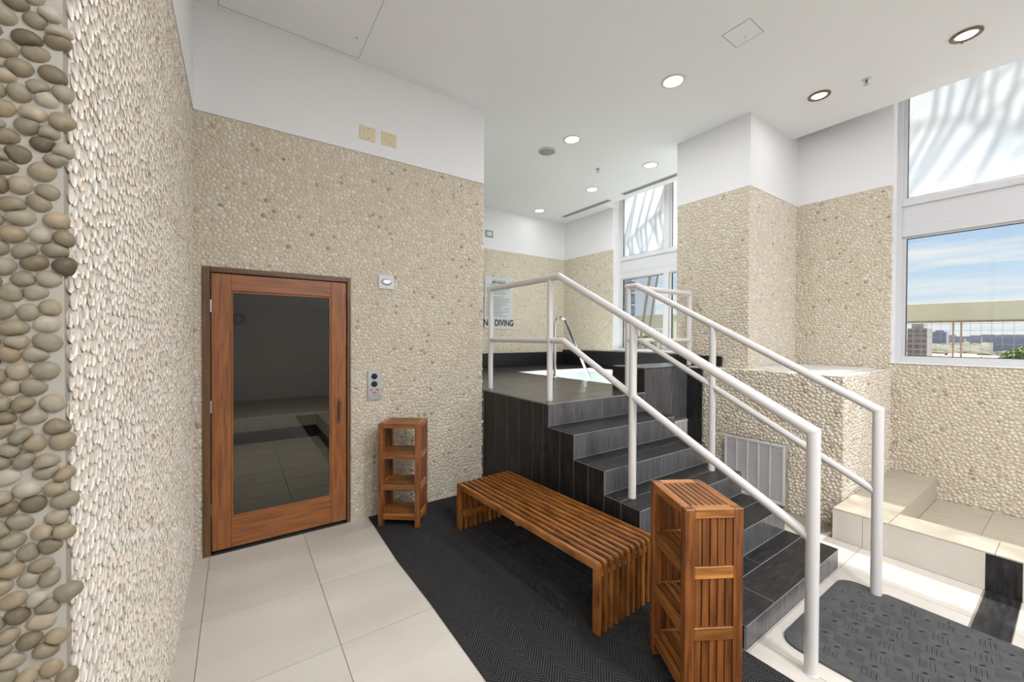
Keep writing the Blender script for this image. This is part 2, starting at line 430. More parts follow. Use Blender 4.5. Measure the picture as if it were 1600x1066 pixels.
# ------------------------------------------------------------------ pebble cladding
def pebble_sites(w, h, s, elong=1.0, jit=0.33):
    """jittered hex sites and their rounded cell radii"""
    sx, sy = s*elong, s/elong*0.9
    nx, ny = int(w/sx)+6, int(h/sy)+6
    I, J = np.meshgrid(np.arange(nx), np.arange(ny), indexing='ij')
    X = (I-2.0 + 0.5*(J % 2))*sx; Y = (J-2.0)*sy
    X = X + RNG.uniform(-jit, jit, X.shape)*sx*1.35; Y = Y + RNG.uniform(-jit, jit, Y.shape)*sy*1.35
    return X, Y, sx, sy
def pebbles(name, parent, O, U, V, w, h, s=0.031, D=10, rings=3, excl=(), m=None, elong=1.0, gap=1.04, height=0.0075, near=None, n_near=0, ellip=0.74, tiltk=1.0, jit=0.33):
    """real stones bedded on a wall: O origin, U, V in-plane unit vectors; the n_near stones nearest to near are parts of their own, the rest one part"""
    O, U, V = np.array(O, float), np.array(U, float), np.array(V, float)
    Nn = np.cross(U, V)
    X, Y, sx, sy = pebble_sites(w, h, s, elong, jit)
    nx, ny = X.shape
    th = np.arange(D)*2*math.pi/D
    ct, st = np.cos(th), np.sin(th)
    Xi, Yi = X[2:-2, 2:-2], Y[2:-2, 2:-2]
    R = np.full(Xi.shape+(D,), 9.0)
    for a in range(-2, 3):
        for b in range(-2, 3):
            if a == b == 0: continue
            dx = X[2+a:nx-2+a, 2+b:ny-2+b]-Xi; dy = Y[2+a:nx-2+a, 2+b:ny-2+b]-Yi
            d = np.hypot(dx, dy)+1e-9
            cs = (dx[..., None]*ct + dy[..., None]*st)/d[..., None]
            R = np.minimum(R, np.where(cs > 0.05, d[..., None]/2/np.maximum(cs, 0.05), 9))
    phi = RNG.uniform(-0.5, 0.5, Xi.shape) if elong > 1.05 else RNG.uniform(0, math.pi, Xi.shape)
    ea = s*ellip*RNG.uniform(0.95, 1.2, Xi.shape)*max(1, elong); eb = s*ellip*RNG.uniform(0.68, 0.88, Xi.shape)/max(1, elong**0.4)
    c2 = np.cos(th-phi[..., None])**2; s2 = np.sin(th-phi[..., None])**2
    E = 1/np.sqrt(c2/ea[..., None]**2 + s2/eb[..., None]**2)
    R = (R**-5 + E**-5)**(-1/5.0)
    R = (np.roll(R, 1, -1)+2*R+np.roll(R, -1, -1))/4*gap
    Xf, Yf = Xi.ravel(), Yi.ravel(); Rf = R.reshape(-1, D)
    keep = (Xf > -0.001) & (Xf < w+0.001) & (Yf > 0.004) & (Yf < h-0.004)
    for (x0, y0, x1, y1) in excl:
        keep &= ~((Xf > x0) & (Xf < x1) & (Yf > y0) & (Yf < y1))
    Xf, Yf, Rf = Xf[keep], Yf[keep], Rf[keep]
    n = len(Xf)
    hh = height*RNG.uniform(1-0.25*tiltk, 1+0.25*tiltk, n)
    tilt = RNG.normal(0, 0.045*tiltk, (n, 2))
    levels = {3: [(1.0, -0.3), (0.86, 0.35), (0.52, 0.82), (0, 1.0)], 2: [(1.0, -0.12), (0.72, 0.68), (0, 1.0)]}[rings]
    nl = len(levels)-1; nv = nl*D+1
    loc = np.zeros((n, nv, 3))
    for li, (k, z) in enumerate(levels[:-1]):
        loc[:, li*D:(li+1)*D, 0] = Rf*ct*k; loc[:, li*D:(li+1)*D, 1] = Rf*st*k; loc[:, li*D:(li+1)*D, 2] = hh[:, None]*z
    loc[:, -1, 2] = hh
    loc[:, :, 2] += (loc[:, :, 0]*tilt[:, :1] + loc[:, :, 1]*tilt[:, 1:])
    wloc = loc[:, :, 0:1]*U + loc[:, :, 1:2]*V + loc[:, :, 2:3]*Nn
    cen = O + Xf[:, None]*U + Yf[:, None]*V
    faces = []
    for li in range(nl-1):
        for k in range(D):
            faces.append((li*D+k, li*D+(k+1) % D, (li+1)*D+(k+1) % D, (li+1)*D+k))
    for k in range(D): faces.append(((nl-1)*D+k, (nl-1)*D+(k+1) % D, nv-1))
    order = np.arange(n)
    if n_near:
        dd = np.linalg.norm(cen-np.array(near), axis=1); order = np.argsort(dd)
    ind, rest = order[:n_near], order[n_near:]
    # stones that are parts of their own share a pool of meshes
    pool = []
    for i in ind[:60]:
        me = bpy.data.meshes.new('pebble')
        me.from_pydata([tuple(v) for v in wloc[i]], [], faces)
        me.materials.append(m); me.polygons.foreach_set('use_smooth', [True]*len(me.polygons)); me.update()
        pool.append(me)
    for q, i in enumerate(ind):
        if q < 60: me = pool[q]
        else:
            me = bpy.data.meshes.new('pebble')
            me.from_pydata([tuple(v) for v in wloc[i]], [], faces)
            me.materials.append(m); me.polygons.foreach_set('use_smooth', [True]*len(me.polygons)); me.update()
        o = bpy.data.objects.new('pebble', me); link(o, parent, tuple(cen[i]))
    if len(rest):
        allv = (wloc[rest]+cen[rest][:, None, :]).reshape(-1, 3)
        nr = len(rest); base = np.arange(nr)*nv
        quads = np.array([f for f in faces if len(f) == 4]).reshape(-1, 4); tris = np.array([f for f in faces if len(f) == 3])
        q = (quads[None]+base[:, None, None]).reshape(-1, 4); t = (tris[None]+base[:, None, None]).reshape(-1, 3)
        me = bpy.data.meshes.new(name)
        me.vertices.add(len(allv)); me.vertices.foreach_set('co', allv.ravel())
        nl_ = q.size+t.size
        me.loops.add(nl_); me.loops.foreach_set('vertex_index', np.concatenate([q.ravel(), t.ravel()]).astype(np.int32))
        me.polygons.add(len(q)+len(t))
        ls = np.concatenate([np.arange(len(q))*4, q.size+np.arange(len(t))*3]).astype(np.int32)
        me.polygons.foreach_set('loop_start', ls)
        me.polygons.foreach_set('use_smooth', np.ones(len(q)+len(t), dtype=bool))
        me.update(calc_edges=True); me.validate()
        me.materials.append(m)
        o = bpy.data.objects.new(name, me); link(o, parent); o['kind'] = 'stuff'
        o['label'] = 'small river pebbles bedded close together'

# ================================================================== THE ROOM SHELL
CEIL, PEB = 3.711, 3.0
WY = 3.39            # face of the wall with the door (grout plane)
# --- floor: grout bed with separate tiles
T = 0.5685
floor = box('floor', -1.6, -4.2, -0.20, 5.25, 8.6, -0.003, M_tilegrout); tag(floor, kind='structure')
tx = [-0.1565 + T*k for k in range(-1, 7)]
ty = [0.909 + T*k for k in range(-4, 5)]
def floor_tile(x0, y0, x1, y1):
    if x1-x0 < 0.02 or y1-y0 < 0.02: return
    g = 0.0016
    box('tile', x0+g, y0+g, -0.002, x1-g, y1-g, 0.0, M_tile, floor, origin=True)
RX0, RX1, RY0, RY1 = 3.09, 3.68, 0.199, 0.334    # dark strip let into the floor
for i in range(len(tx)):
    for j in range(-1, len(ty)):
        x0, x1 = tx[i], min(tx[i]+T, 3.68)
        y0 = ty[0]-T if j < 0 else ty[j]
        y1 = min(y0+T, WY+0.02)
        if i == 0: x0 = -1.0 if y0 < 0.9 else -0.26
        if x0 >= 3.68: continue
        if x0 > 1.9 and x1 < 3.3 and y0 > 1.0: continue       # hidden under the stairs
        if x1 > RX0+0.01 and y0 < RY0 and y1 > RY1:
            xa = max(x0, RX0)
            if x0 < RX0: floor_tile(x0, y0, RX0, y1)
            floor_tile(xa, y0, x1, RY0); floor_tile(xa, RY1, x1, y1)
        else:
            floor_tile(x0, y0, x1, y1)
for j in range(3, 5):                                        # strip between stairs and planter
    floor_tile(3.254, ty[0]+T*(j-3), 3.823, ty[0]+T*(j-2)); floor_tile(3.823, ty[0]+T*(j-3)+0.16, 3.95, ty[0]+T*(j-2))
k = box('dark_tile', RX0+0.002, RY0+0.002, -0.002, RX1+0.12, RY1-0.002, 0.0005, M_black, floor, origin=True)
k['label'] = 'narrow near-black tile let into the cream floor'

# --- ceiling (thick slab with raised pockets along the windows)
ceiling = box('ceiling', -1.6, -4.2, CEIL, 5.09, 5.82, CEIL+0.95, M_ceil); tag(ceiling, kind='structure')
box('ceiling_return', 5.09, 4.62, CEIL, 5.55, 5.82, CEIL+0.95, M_ceil, ceiling)
box('pocket_top', 5.09, -4.2, CEIL+0.85, 5.50, 4.62, CEIL+0.95, M_ceil, ceiling)

# --- left wall
wl = box('wall_left', -1.0, 1.030, 0, -0.2440, WY, PEB, M_grout_light); tag(wl, kind='structure')
box('upper_wall', -1.0, 1.03, PEB, -0.236, WY, CEIL, M_white, wl)
pebbles('pebble_cladding', wl, (-0.243, WY, 0), (0, -1, 0), (0, 0, 1), WY-1.018, PEB, 0.031, m=M_pebble_light, near=(-0.243, 1.03, 1.5), n_near=300, height=0.0050, elong=1.0, gap=1.06, tiltk=0.4)
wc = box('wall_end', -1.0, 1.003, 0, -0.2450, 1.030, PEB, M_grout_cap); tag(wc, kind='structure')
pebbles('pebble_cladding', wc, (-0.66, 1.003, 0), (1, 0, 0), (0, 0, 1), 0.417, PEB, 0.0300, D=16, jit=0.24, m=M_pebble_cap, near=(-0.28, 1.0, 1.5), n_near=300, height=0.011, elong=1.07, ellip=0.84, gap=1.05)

wn = box('wall_near', -1.0, -4.2, 0, -0.78, 1.0, CEIL, M_white); tag(wn, kind='structure')
wn = box('wall_front', -1.0, -4.4, 0, 5.6, -4.2, CEIL+0.95, M_white); tag(wn, kind='structure')
# --- wall with the door (front of the steam room block)
wb = empty('wall_back'); tag(wb, kind='structure')
DX0, DX1, DZ = -0.193, 0.752, 1.968
box('wall_core', -1.0, WY, 0, DX0+0.01, WY+0.22, PEB, M_grout, wb)
box('wall_core', DX1-0.01, WY, 0, 1.985, WY+0.22, PEB, M_grout, wb)
box('wall_core', DX0+0.01, WY, DZ-0.01, DX1-0.01, WY+0.22, PEB, M_grout, wb)
box('upper_wall', -1.0, WY-0.012, PEB, 1.990, WY+0.22, CEIL, M_white, wb)
box('side_wall', 1.70, WY+0.22, 0, 1.985, 5.82, PEB, M_grout, wb)
box('side_upper_wall', 1.70, WY+0.22, PEB, 1.99, 5.82, CEIL, M_white, wb)
ex = [(DX0+0.243-0.006, -1, DX1+0.243+0.006, DZ+0.006), (0.974+0.243-0.008, 1.892, 1.107+0.243+0.008, 2.027), (0.886+0.243-0.006, 0.963, 0.994+0.243+0.006, 1.22)]
pebbles('pebble_cladding', wb, (-0.243, WY, 0), (1, 0, 0), (0, 0, 1), 1.985+0.243, PEB, 0.0305, excl=ex, m=M_pebble, near=(-0.2, WY, 2.9), n_near=0, height=0.0065)

# --- spa alcove far wall and window wall
wf = empty('wall_far'); tag(wf, kind='structure')
box('wall_core', 1.70, 5.82, 0, 5.25, 6.02, PEB, M_grout, wf)
box('upper_wall', 1.70, 5.815, PEB, 5.25, 6.02, CEIL, M_white, wf)
pebbles('pebble_cladding', wf, (2.9, 5.82, 1.2), (1, 0, 0), (0, 0, 1), 2.35, PEB-1.2, 0.031, D=7, rings=2, m=M_pebble, height=0.006)
wr = empty('wall_right'); tag(wr, kind='structure')
WX = 5.25
def wallR(y0, y1, z0, z1, m=M_grout, x0=WX, nm='wall_core'):
    return box(nm, x0, y0, z0, WX+0.22, y1, z1, m, wr)
wallR(4.60, 6.02, 0, PEB); wallR(4.60, 6.02, PEB, CEIL, M_white, WX-0.004, 'upper_wall')
wallR(2.69, 4.60, 0, 1.295)
wallR(1.10, 1.91, 0, PEB); wallR(1.10, 1.91, PEB, CEIL+0.85, M_white, WX-0.004, 'upper_wall')
wallR(-4.2, 1.10, 0, 1.262)
pebbles('pebble_cladding', wr, (WX, 5.82, 1.2), (0, -1, 0), (0, 0, 1), 5.82-4.60, PEB-1.2, 0.031, D=7, rings=2, m=M_pebble, height=0.006)
pebbles('pebble_cladding', wr, (WX, 1.905, 1.18), (0, -1, 0), (0, 0, 1), 0.805, PEB-1.18, 0.031, D=8, m=M_pebble, height=0.0065)
pebbles('pebble_cladding', wr, (WX, 1.10, 0.03), (0, -1, 0), (0, 0, 1), 2.3, 1.262-0.03, 0.031, D=8, m=M_pebble, height=0.0085)
# pier between the two windows
pier = empty('wall_pier'); tag(pier, kind='structure')
PX, PY0, PY1 = 4.145, 1.905, 2.685
box('wall_core', PX, PY0, 0, 5.47, PY1, PEB, M_grout, pier)
box('upper_wall', PX-0.006, PY0-0.006, PEB, 5.47, PY1+0.006, CEIL+0.85, M_white, pier)
pebbles('pebble_cladding', pier, (PX, PY1, 1.19), (0, -1, 0), (0, 0, 1), PY1-PY0, PEB-1.19, 0.031, D=8, m=M_pebble, height=0.0065)
pebbles('pebble_cladding', pier, (PX, PY0, 1.19), (1, 0, 0), (0, 0, 1), WX-PX, PEB-1.19, 0.031, D=8, m=M_pebble_light, height=0.0065)

# --- windows
def window(n, y0, y1, mull, label):
    w = empty('window_%d' % n); tag(w, label, kind='structure')
    X0, X1 = 5.385, 5.46
    def fr(nm, ya, yb, za, zb, x0=X0, x1=X1): return box(nm, x0, ya, za, x1, yb, zb, M_frame, w, 0.003)
    fr('frame', y1-0.045, y1, 1.262, 4.56); fr('frame', y0, y0+0.07, 1.262, 4.56)
    fr('sill_frame', y0+0.07, y1-0.045, 1.262, 1.315); fr('transom_frame', y0+0.07, y1-0.045, 2.50, 2.585)
    box('transom_panel', X0+0.02, y0+0.07, 2.585, X1-0.01, y1-0.045, 2.80, M_frame, w)
    fr('transom_frame', y0+0.07, y1-0.045, 2.80, 2.862); fr('head_frame', y0+0.07, y1-0.045, 4.51, 4.56)
    edges = [y1-0.045] + [v for mm in mull for v in (mm+0.042, mm-0.042)] + [y0+0.07]
    for mm in mull:
        fr('mullion', mm-0.042, mm+0.042, 1.315, 2.50); fr('mullion', mm-0.042, mm+0.042, 2.862, 4.51)
    for a, b in zip(edges[0::2], edges[1::2]):
        for z0, z1, gm in ((1.315, 2.50, M_glass), (2.862, 4.51, M_frost)):
            # inner sash
            bm = bmesh.new(); s = 0.028
            for q in ((a-s, a, z0, z1), (b, b+s, z0, z1), (b+s, a-s, z0, z0+s*0.6), (b+s, a-s, z1-s*0.6, z1)):
                bm_box(bm, 5.415, q[0], q[2], 5.455, q[1], q[3])
            from_bm('sash', bm, M_frame, w)
            bm = bmesh.new(); g = 0.005
            ya, yb, za, zb = a-s, b+s, z0+s*0.6, z1-s*0.6
            for q in ((ya-g, ya, za, zb), (yb, yb+g, za, zb), (yb+g, ya-g, za, za+g), (yb+g, ya-g, zb-g, zb)):
                bm_box(bm, 5.428, q[0], q[2], 5.448, q[1], q[3])
            from_bm('gasket', bm, M_gasket, w)
            box('pane', 5.436, yb, za, 5.440, ya, zb, gm, w)
window(1, -4.2, 1.10, [-1.25, -2.9], 'tall two-tier window beside the tiled foot basin')
window(2, 2.69, 4.60, [3.67], 'tall two-tier window of the spa alcove')
sl = box('trim_1', 5.235, -4.2, 1.262, 5.40, 1.10, 1.272, M_white, None, 0.002); tag(sl, kind='structure')
sl = box('trim_2', 5.235, 2.69, 1.295, 5.40, 4.60, 1.305, M_white, None, 0.002); tag(sl, kind='structure')
sl = box('trim_3', 5.262, 1.093, 1.272, 5.385, 1.100, 4.55, M_white, None); tag(sl, kind='structure')
sl = box('trim_4', 5.262, 4.593, 1.305, 5.385, 4.600, CEIL, M_white, None); tag(sl, kind='structure')

# ================================================================== DOOR AND STEAM ROOM
door = empty('door_1'); tag(door, 'timber-framed smoked glass door of the steam room', kind='structure')
YF = 3.368
box('casing', DX0, YF, 0, DX0+0.043, WY+0.15, DZ, M_casing, door, 0.003)
box('casing', DX1-0.028, YF, 0, DX1, WY+0.15, DZ, M_casing, door, 0.003)
box('casing', DX0+0.043, YF, 1.932, DX1-0.028, WY+0.15, DZ, M_casing_h, door, 0.003)
SX0, SX1, SZ0, SZ1 = -0.146, 0.720, 0.022, 1.927
GX0, GX1, GZ0, GZ1 = -0.036, 0.608, 0.230, 1.810
YD = 3.382
box('stile', SX0, YD, SZ0, GX0, YD+0.045, SZ1, M_door_v, door, 0.003)
box('stile', GX1, YD, SZ0, SX1, YD+0.045, SZ1, M_door_v, door, 0.003)
box('bottom_rail', GX0, YD, SZ0, GX1, YD+0.045, GZ0, M_door_h, door, 0.003)
box('top_rail', GX0, YD, GZ1, GX1, YD+0.045, SZ1, M_door_h, door, 0.003)
for q in ((SX0-0.004, SX0+0.018, 0.015, SZ1, M_casing), (SX1-0.018, SX1+0.004, 0.015, SZ1, M_casing), (SX0+0.018, SX1-0.018, SZ1-0.018, SZ1+0.004, M_casing_h)):
    box('door_stop', q[0], YD+0.046, q[2], q[1], YD+0.066, q[3], q[4], door)
b = 0.012
for q in ((GX0, GX0+b, GZ0, GZ1, M_door_v), (GX1-b, GX1, GZ0, GZ1, M_door_v), (GX0+b, GX1-b, GZ0, GZ0+b, M_door_h), (GX0+b, GX1-b, GZ1-b, GZ1, M_door_h)):
    box('glazing_bead', q[0], YD+0.006, q[2], q[1], YD+0.018, q[3], q[4], door, 0.002)
box('glass_pane', GX0+0.004, YD+0.019, GZ0+0.004, GX1-0.004, YD+0.025, GZ1-0.004, M_tinted, door)
for z in (1.702, 1.016, 0.314):
    tube('hinge', [(-0.148, YD-0.006, z-0.042), (-0.148, YD-0.006, z+0.042)], 0.007, M_bronze if z < 0.5 else M_steel, door, 10)
hd = empty('pull_handle', (0.667, YD, 0.91), 0, door)
box('back_plate', -0.013, -0.004, -0.105, 0.013, 0.002, 0.105, M_bronze, hd, 0.001)
box('grip', -0.009, -0.040, -0.085, 0.009, -0.026, 0.085, M_casing, hd, 0.004, 2)
for z in (-0.07, 0.07): tube('standoff', [(0, -0.028, z), (0, -0.002, z)], 0.006, M_steel, hd, 10)
box('threshold', SX0, YF, 0.0, SX1, WY+0.20, 0.014, M_knob, door)

sr = empty('steam_room'); tag(sr, kind='structure')
box('floor_bed', -1.0, WY+0.2, -0.05, 1.7, 8.9, -0.003, M_darkblack, sr)
for i in range(-1, 3):
    for j in range(8):
        x0 = -0.158+T*i; y0 = 3.60+0.38*j
        if x0 > 0.98: continue
        box('tile', x0+.004, y0+.004, -0.003, min(x0+T, 1.0)-.004, y0+.376, 0, M_darkroom, sr, origin=True)
box('side_wall', -1.0, WY+0.2, 0, -0.9, 8.9, 2.2, M_darkroom, sr)
box('side_wall', 1.62, WY+0.22, 0, 1.70, 8.9, 2.2, M_darkroom, sr)
box('end_wall', -1.0, 8.78, 0, 1.7, 8.9, 2.2, M_grout, sr)
box('lid', -1.0, WY+0.22, 2.05, 1.7, 8.9, 2.2, M_darkroom, sr)
pebbles('pebble_cladding', sr, (-0.9, 8.78, 0.7), (1, 0, 0), (0, 0, 1), 2.5, 1.34, 0.033, D=7, rings=2, m=M_pebble, height=0.006)
box('bench_kick', -0.9, 6.60, 0, 1.02, 6.64, 0.175, M_darkblack, sr); box('bench_kick', 1.0, 3.7, 0, 1.04, 6.62, 0.175, M_darkblack, sr)
for i in range(5):
    box('bench_slab', -0.9+0.5*i+.002, 6.57, 0.175, -0.9+0.5*(i+1)-.002, 8.53, 0.351, M_darkroom, sr)
for j in range(5):
    box('bench_slab', 0.97, 3.7+.57*j+.002, 0.175, 1.34, 3.7+.57*(j+1)-.002, 0.351, M_darkroom, sr)
for i in range(4):
    box('ledge', -0.9+0.62*i+.002, 8.50, 0.351, -0.9+0.62*(i+1)-.002, 8.78, 0.712, M_darkroom, sr)
box('ledge', 1.30, 3.7, 0.351, 1.62, 8.50, 0.712, M_darkroom, sr)
t = thing('vapour_lamp', 'small round lamp high on the far steam room wall, seen through the door glass', 'lamp', (0.02, 8.76, 1.80))
lathe('housing', [(0.10, 0), (0.11, 0.03), (0.085, 0.06), (0.06, 0.065)], M_knob, t, 20, 'Y')
lathe('lens', [(0.05, 0.066), (0.04, 0.09), (0.012, 0.10)], M_steel, t, 16, 'Y')
ld = bpy.data.lights.new('steam_room_fill', 'AREA'); ld.shape = 'DISK'; ld.size = 0.12; ld.energy = 48; ld.color = (1, .9, .75)  # fill light added to brighten the room behind the door glass
lo = bpy.data.objects.new('steam_room_fill', ld); lo.location = (0.40, 5.6, 2.04); COL.objects.link(lo)

# ================================================================== SPA DECK AND STAIRS
XS, XE = 2.004, 3.228
NOSE = [(0.914, 0.127), (1.222, 0.294), (1.522, 0.459), (1.810, 0.620), (2.100, 0.801), (2.400, 0.980)]
st = thing('tiled_staircase', 'black slate-tiled staircase of five steps climbing to the raised spa', 'staircase', (0, 0, 0))
bm = bmesh.new()
for i, (y, z) in enumerate(NOSE[:5]):
    y1 = 2.40
    z0 = 0.0 if i == 0 else NOSE[i-1][1]-0.006
    bm_box(bm, XS+0.0014, y+0.0014, z0, XE-0.0014, y1-0.002, z-0.0014)
from_bm('core', bm, M_blackgrout, st)
g = 0.0017
for i, (y, z) in enumerate(NOSE[:5]):
    yn = NOSE[i+1][0]
    zb = 0.0 if i == 0 else NOSE[i-1][1]
    # risers: two tiles across
    xm = 2.624 if i % 2 else 2.90
    for a, c in ((XS, xm), (xm, XE)):
        box('riser_tile', a+g, y, zb+g, c-g, y+0.010, z-0.0105, M_black_v, st, 0.0008, origin=True)
    # treads: two rows of tiles
    ym = y+0.155 if i else y+0.20
    for (ya, yb, xj) in ((y, ym, 2.55 if i % 2 else 2.30), (ym, yn, 2.95 if i % 2 else 2.62)):
        for a, c in ((XS, xj), (xj, XE)):
            box('tread_tile', a+g*(a > XS), ya+g*(ya > y), z-0.010, c-g, yb-g, z, M_black, st, 0.0012, origin=True)
    box('edge_strip', XS, y-0.0012, z-0.0095, XE, y+0.0016, z-0.0045, M_edge, st)
    box('edge_strip', XS-0.0012, y+0.001, z-0.0095, XS+0.001, yn, z-0.0045, M_edge, st)
    # side cladding: vertical boards on both sides
    ys = [y, (y+yn)/2+0.01, yn]
    for a, c in zip(ys[:-1], ys[1:]):
        box('side_tile', XS, a+0.010*(a == y)+g, 0, XS+0.010, c+(0.010 if c == yn else 0)-g, z-0.0105, M_black, st, 0.0008, origin=True)
        box('side_tile', XE-0.010, a+0.010*(a == y)+g, 0, XE, c+(0.010 if c == yn else 0)-g, z-0.0105, M_black_v, st, 0.0008, origin=True)

dk = thing('spa_deck', 'raised black slate deck around the spa pool', 'deck', (0, 0, 0))
bm = bmesh.new()
DZT = 0.98
PXa, PXb, PYa, PYb = 3.46, 5.02, 2.85, 4.85
for q in ((XS+0.0014, 2.4014, PXa, 5.80), (PXa, 4.87, WX-0.02, 5.80), (PXb, PYa-0.05, WX-0.02, 4.87)):
    bm_box(bm, q[0], q[1], 0.0, q[2], q[3], DZT-0.0014)
bm_box(bm, PXa, 2.4014, 0.0, 4.10, PYa-0.02, DZT-0.02)
from_bm('core', bm, M_blackgrout, dk)
yj = [2.40, 2.466, 2.60, 2.79, 2.978, 3.173, 3.385]
for a, c in zip(yj[:-1], yj[1:]):
    box('side_tile', XS, a+g, 0, XS+0.010, c-g, DZT-0.011, M_black, dk, 0.0008, origin=True)
for a, c in ((XS, 2.624), (2.624, 3.20)):
    box('riser_tile', a+g, 2.40, NOSE[4][1]+g, c-g, 2.410, DZT-0.0105, M_black_v, dk, 0.0008, origin=True)
box('edge_strip', XS, 2.3988, DZT-0.0095, 3.20, 2.4012, DZT-0.0045, M_edge, dk)
box('edge_strip', XS-0.0012, 2.401, DZT-0.0095, XS+0.001, 3.385, DZT-0.0045, M_edge, dk)
# deck tiles
def deck_tiles(x0, x1, y0, y1, w, h, off=0.0):
    y = y0; r = 0
    while y < y1-0.01:
        yy = min(y+h, y1); x = x0-(off if r % 2 else 0)
        while x < x1-0.01:
            xa, xb = max(x, x0), min(x+w, x1)
            if xb-xa > 0.02: box('deck_tile', xa+g, y+g, DZT-0.012, xb-g, yy-g, DZT, M_deck, dk, 0.001, origin=True)
            x += w
        y = yy; r += 1
deck_tiles(XS, PXa, 2.40, 5.80, 0.60, 0.30, 0.3)
deck_tiles(PXa, 5.22, 4.87, 5.80, 0.60, 0.31, 0.3)
deck_tiles(PXb, 5.22, 2.80, 4.87, 0.40, 0.50)
# pool
pl = thing('spa_pool', 'sunken spa pool with pale speckled plaster and still water', 'pool', (0, 0, 0))
bm = bmesh.new()
e = 0.01
bm_box(bm, PXa+.002, PYa-.015, 0.10, PXb-.002, 4.868, 0.16)
for q in ((PXa+.002, PYa, PXa+0.03, 4.868), (PXb-0.03, PYa, PXb-.002, 4.868), (PXa+0.03, 4.84, PXb-0.03, 4.868), (PXa+.03, PYa-.015, PXb-.03, PYa+.01)):
    bm_box(bm, q[0], q[1], 0.16, q[2], q[3], DZT-0.006)
from_bm('basin', bm, M_basin, pl)
bm = bmesh.new()
bm_box(bm, PXa+0.03, 4.40, 0.16, PXb-0.03, 4.84, 0.55)
from_bm('underwater_seat', bm, M_basin, pl)
bm = bmesh.new()
vs = [bm.verts.new(p) for p in ((PXa+.031, PYa+.011, 0.948), (PXb-.031, PYa+.011, 0.948), (PXb-.031, 4.839, 0.948), (PXa+.031, 4.839, 0.948))]
bm.faces.new(vs); from_bm('water', bm, M_water, pl)

ld = bpy.data.lights.new('underwater_fill', 'AREA'); ld.shape = 'DISK'; ld.size = 0.2; ld.energy = 16; ld.color = (1.0, 1.0, 1.0)  # fill light added in the basin to brighten the water
lo = bpy.data.objects.new('underwater_fill', ld); lo.location = (PXa+0.05, 3.7, 0.62); lo.rotation_euler = (0, -math.pi/2, 0); COL.objects.link(lo)
# dark plinth beside the top step
bx = thing('tiled_plinth', 'tall black slate-clad plinth at the right of the top step with a small grille', 'plinth', (0, 0, 0))
BZ = 1.208
bm = bmesh.new(); bm_box(bm, 3.211, 2.411, 0, 4.13, 2.79, BZ-0.011); from_bm('core', bm, M_blackgrout, bx)
xs = [3.20, 3.63, 3.905]
for a, c in zip(xs[:-1], xs[1:]):
    box('front_tile', a+g, 2.40, 0.66, c-g, 2.411, BZ-0.0115, M_black_v, bx, 0.001, origin=True)
    box('front_tile', max(a, 3.23)+g, 2.40, 0.0, c-g, 2.411, 0.66-2*g, M_black_v, bx, 0.001, origin=True)
box('left_tile', 3.20, 2.411+g, DZT+0.001, 3.211, 2.60, BZ-0.0115, M_black, bx, 0.001, origin=True)
box('left_tile', 3.20, 2.60+g, DZT+0.001, 3.211, 2.79, BZ-0.0115, M_black, bx, 0.001, origin=True)
box('back_tile', 3.20, 2.79+g, DZT+0.001, 4.13, 2.80, BZ-0.0115, M_black, bx, 0.001, origin=True)
box('top_tile', 3.20, 2.40, BZ-0.011, 3.64-g, 2.80, BZ, M_deck, bx, 0.0015, origin=True)
box('top_tile', 3.64+g, 2.40, BZ-0.011, 4.13, 2.80, BZ, M_deck, bx, 0.0015, origin=True)
box('return_tile', 3.900, 2.235, 0.0, 3.910, 2.399, 0.66-g, M_black, bx, 0.001, origin=True)
box('return_tile', 3.900, 2.235, 0.66+g, 3.910, 2.399, BZ-0.02, M_black, bx, 0.001, origin=True)

# grilles
def grille(name, label, p0, axis, w, z0, z1, cols, nsl, group=None):
    """louvred return-air grille; axis 'Y' = on an X plane facing -X running towards -Y, 'X' = on a Y plane facing -Y"""
    t = thing(name, label, 'vent', p0, -math.pi/2 if axis == 'Y' else 0.0)
    # local x runs along the wall to the right, local -y faces the room
    h = z1-z0; b = 0.022
    box('backing', 0.004, -0.003, 0.004, w-0.004, 0.0, h-0.004, M_ventdark, t)
    for q in ((0, 0, w, b), (0, h-b, w, h)): box('frame', q[0], -0.014, q[1], q[2], -0.002, q[3], M_vent, t, 0.003)
    for q in ((0, b), (w-b, w)): box('frame', q[0], -0.014, b, q[1], -0.002, h-b, M_vent, t, 0.003)
    cw = (w-2*b)/cols
    for c in range(1, cols): box('divider', b+cw*c-0.006, -0.013, b, b+cw*c+0.006, -0.003, h-b, M_vent, t)
    bm = bmesh.new()
    for c in range(cols):
        xa, xb = b+cw*c+(0.006 if c else 0), b+cw*(c+1)-(0.006 if c < cols-1 else 0)
        for k in range(nsl):
            z = b+(h-2*b)*(k+0.2)/nsl; dz = (h-2*b)/nsl
            vs = [bm.verts.new(p) for p in ((xa, -0.011, z), (xb, -0.011, z), (xb, -0.006, z+dz*0.42), (xa, -0.006, z+dz*0.42), (xa, -0.011, z+0.0013), (xb, -0.011, z+0.0013), (xb, -0.006, z+dz*0.42+0.0013), (xa, -0.006, z+dz*0.42+0.0013))]
            for f in ((0, 3, 2, 1), (4, 5, 6, 7), (0, 1, 5, 4), (1, 2, 6, 5), (2, 3, 7, 6), (3, 0, 4, 7)): bm.faces.new([vs[i] for i in f])
    lv = from_bm('louvres', bm, M_vent, t); lv['kind'] = 'stuff'
    for sx_ in (w*0.17, w*0.78):
        for zz in (0.011, h-0.011): lathe('screw', [(0.004, 0), (0.003, 0.0015)], M_knob, t, 8, 'Y', (sx_, -0.0142, zz))
    return t
grille('return_air_grille', 'large white five-bay louvred grille low on the pebbled planter', (3.895, 1.995, 0.048), 'Y', 0.52, 0.048, 0.572, 5, 34)
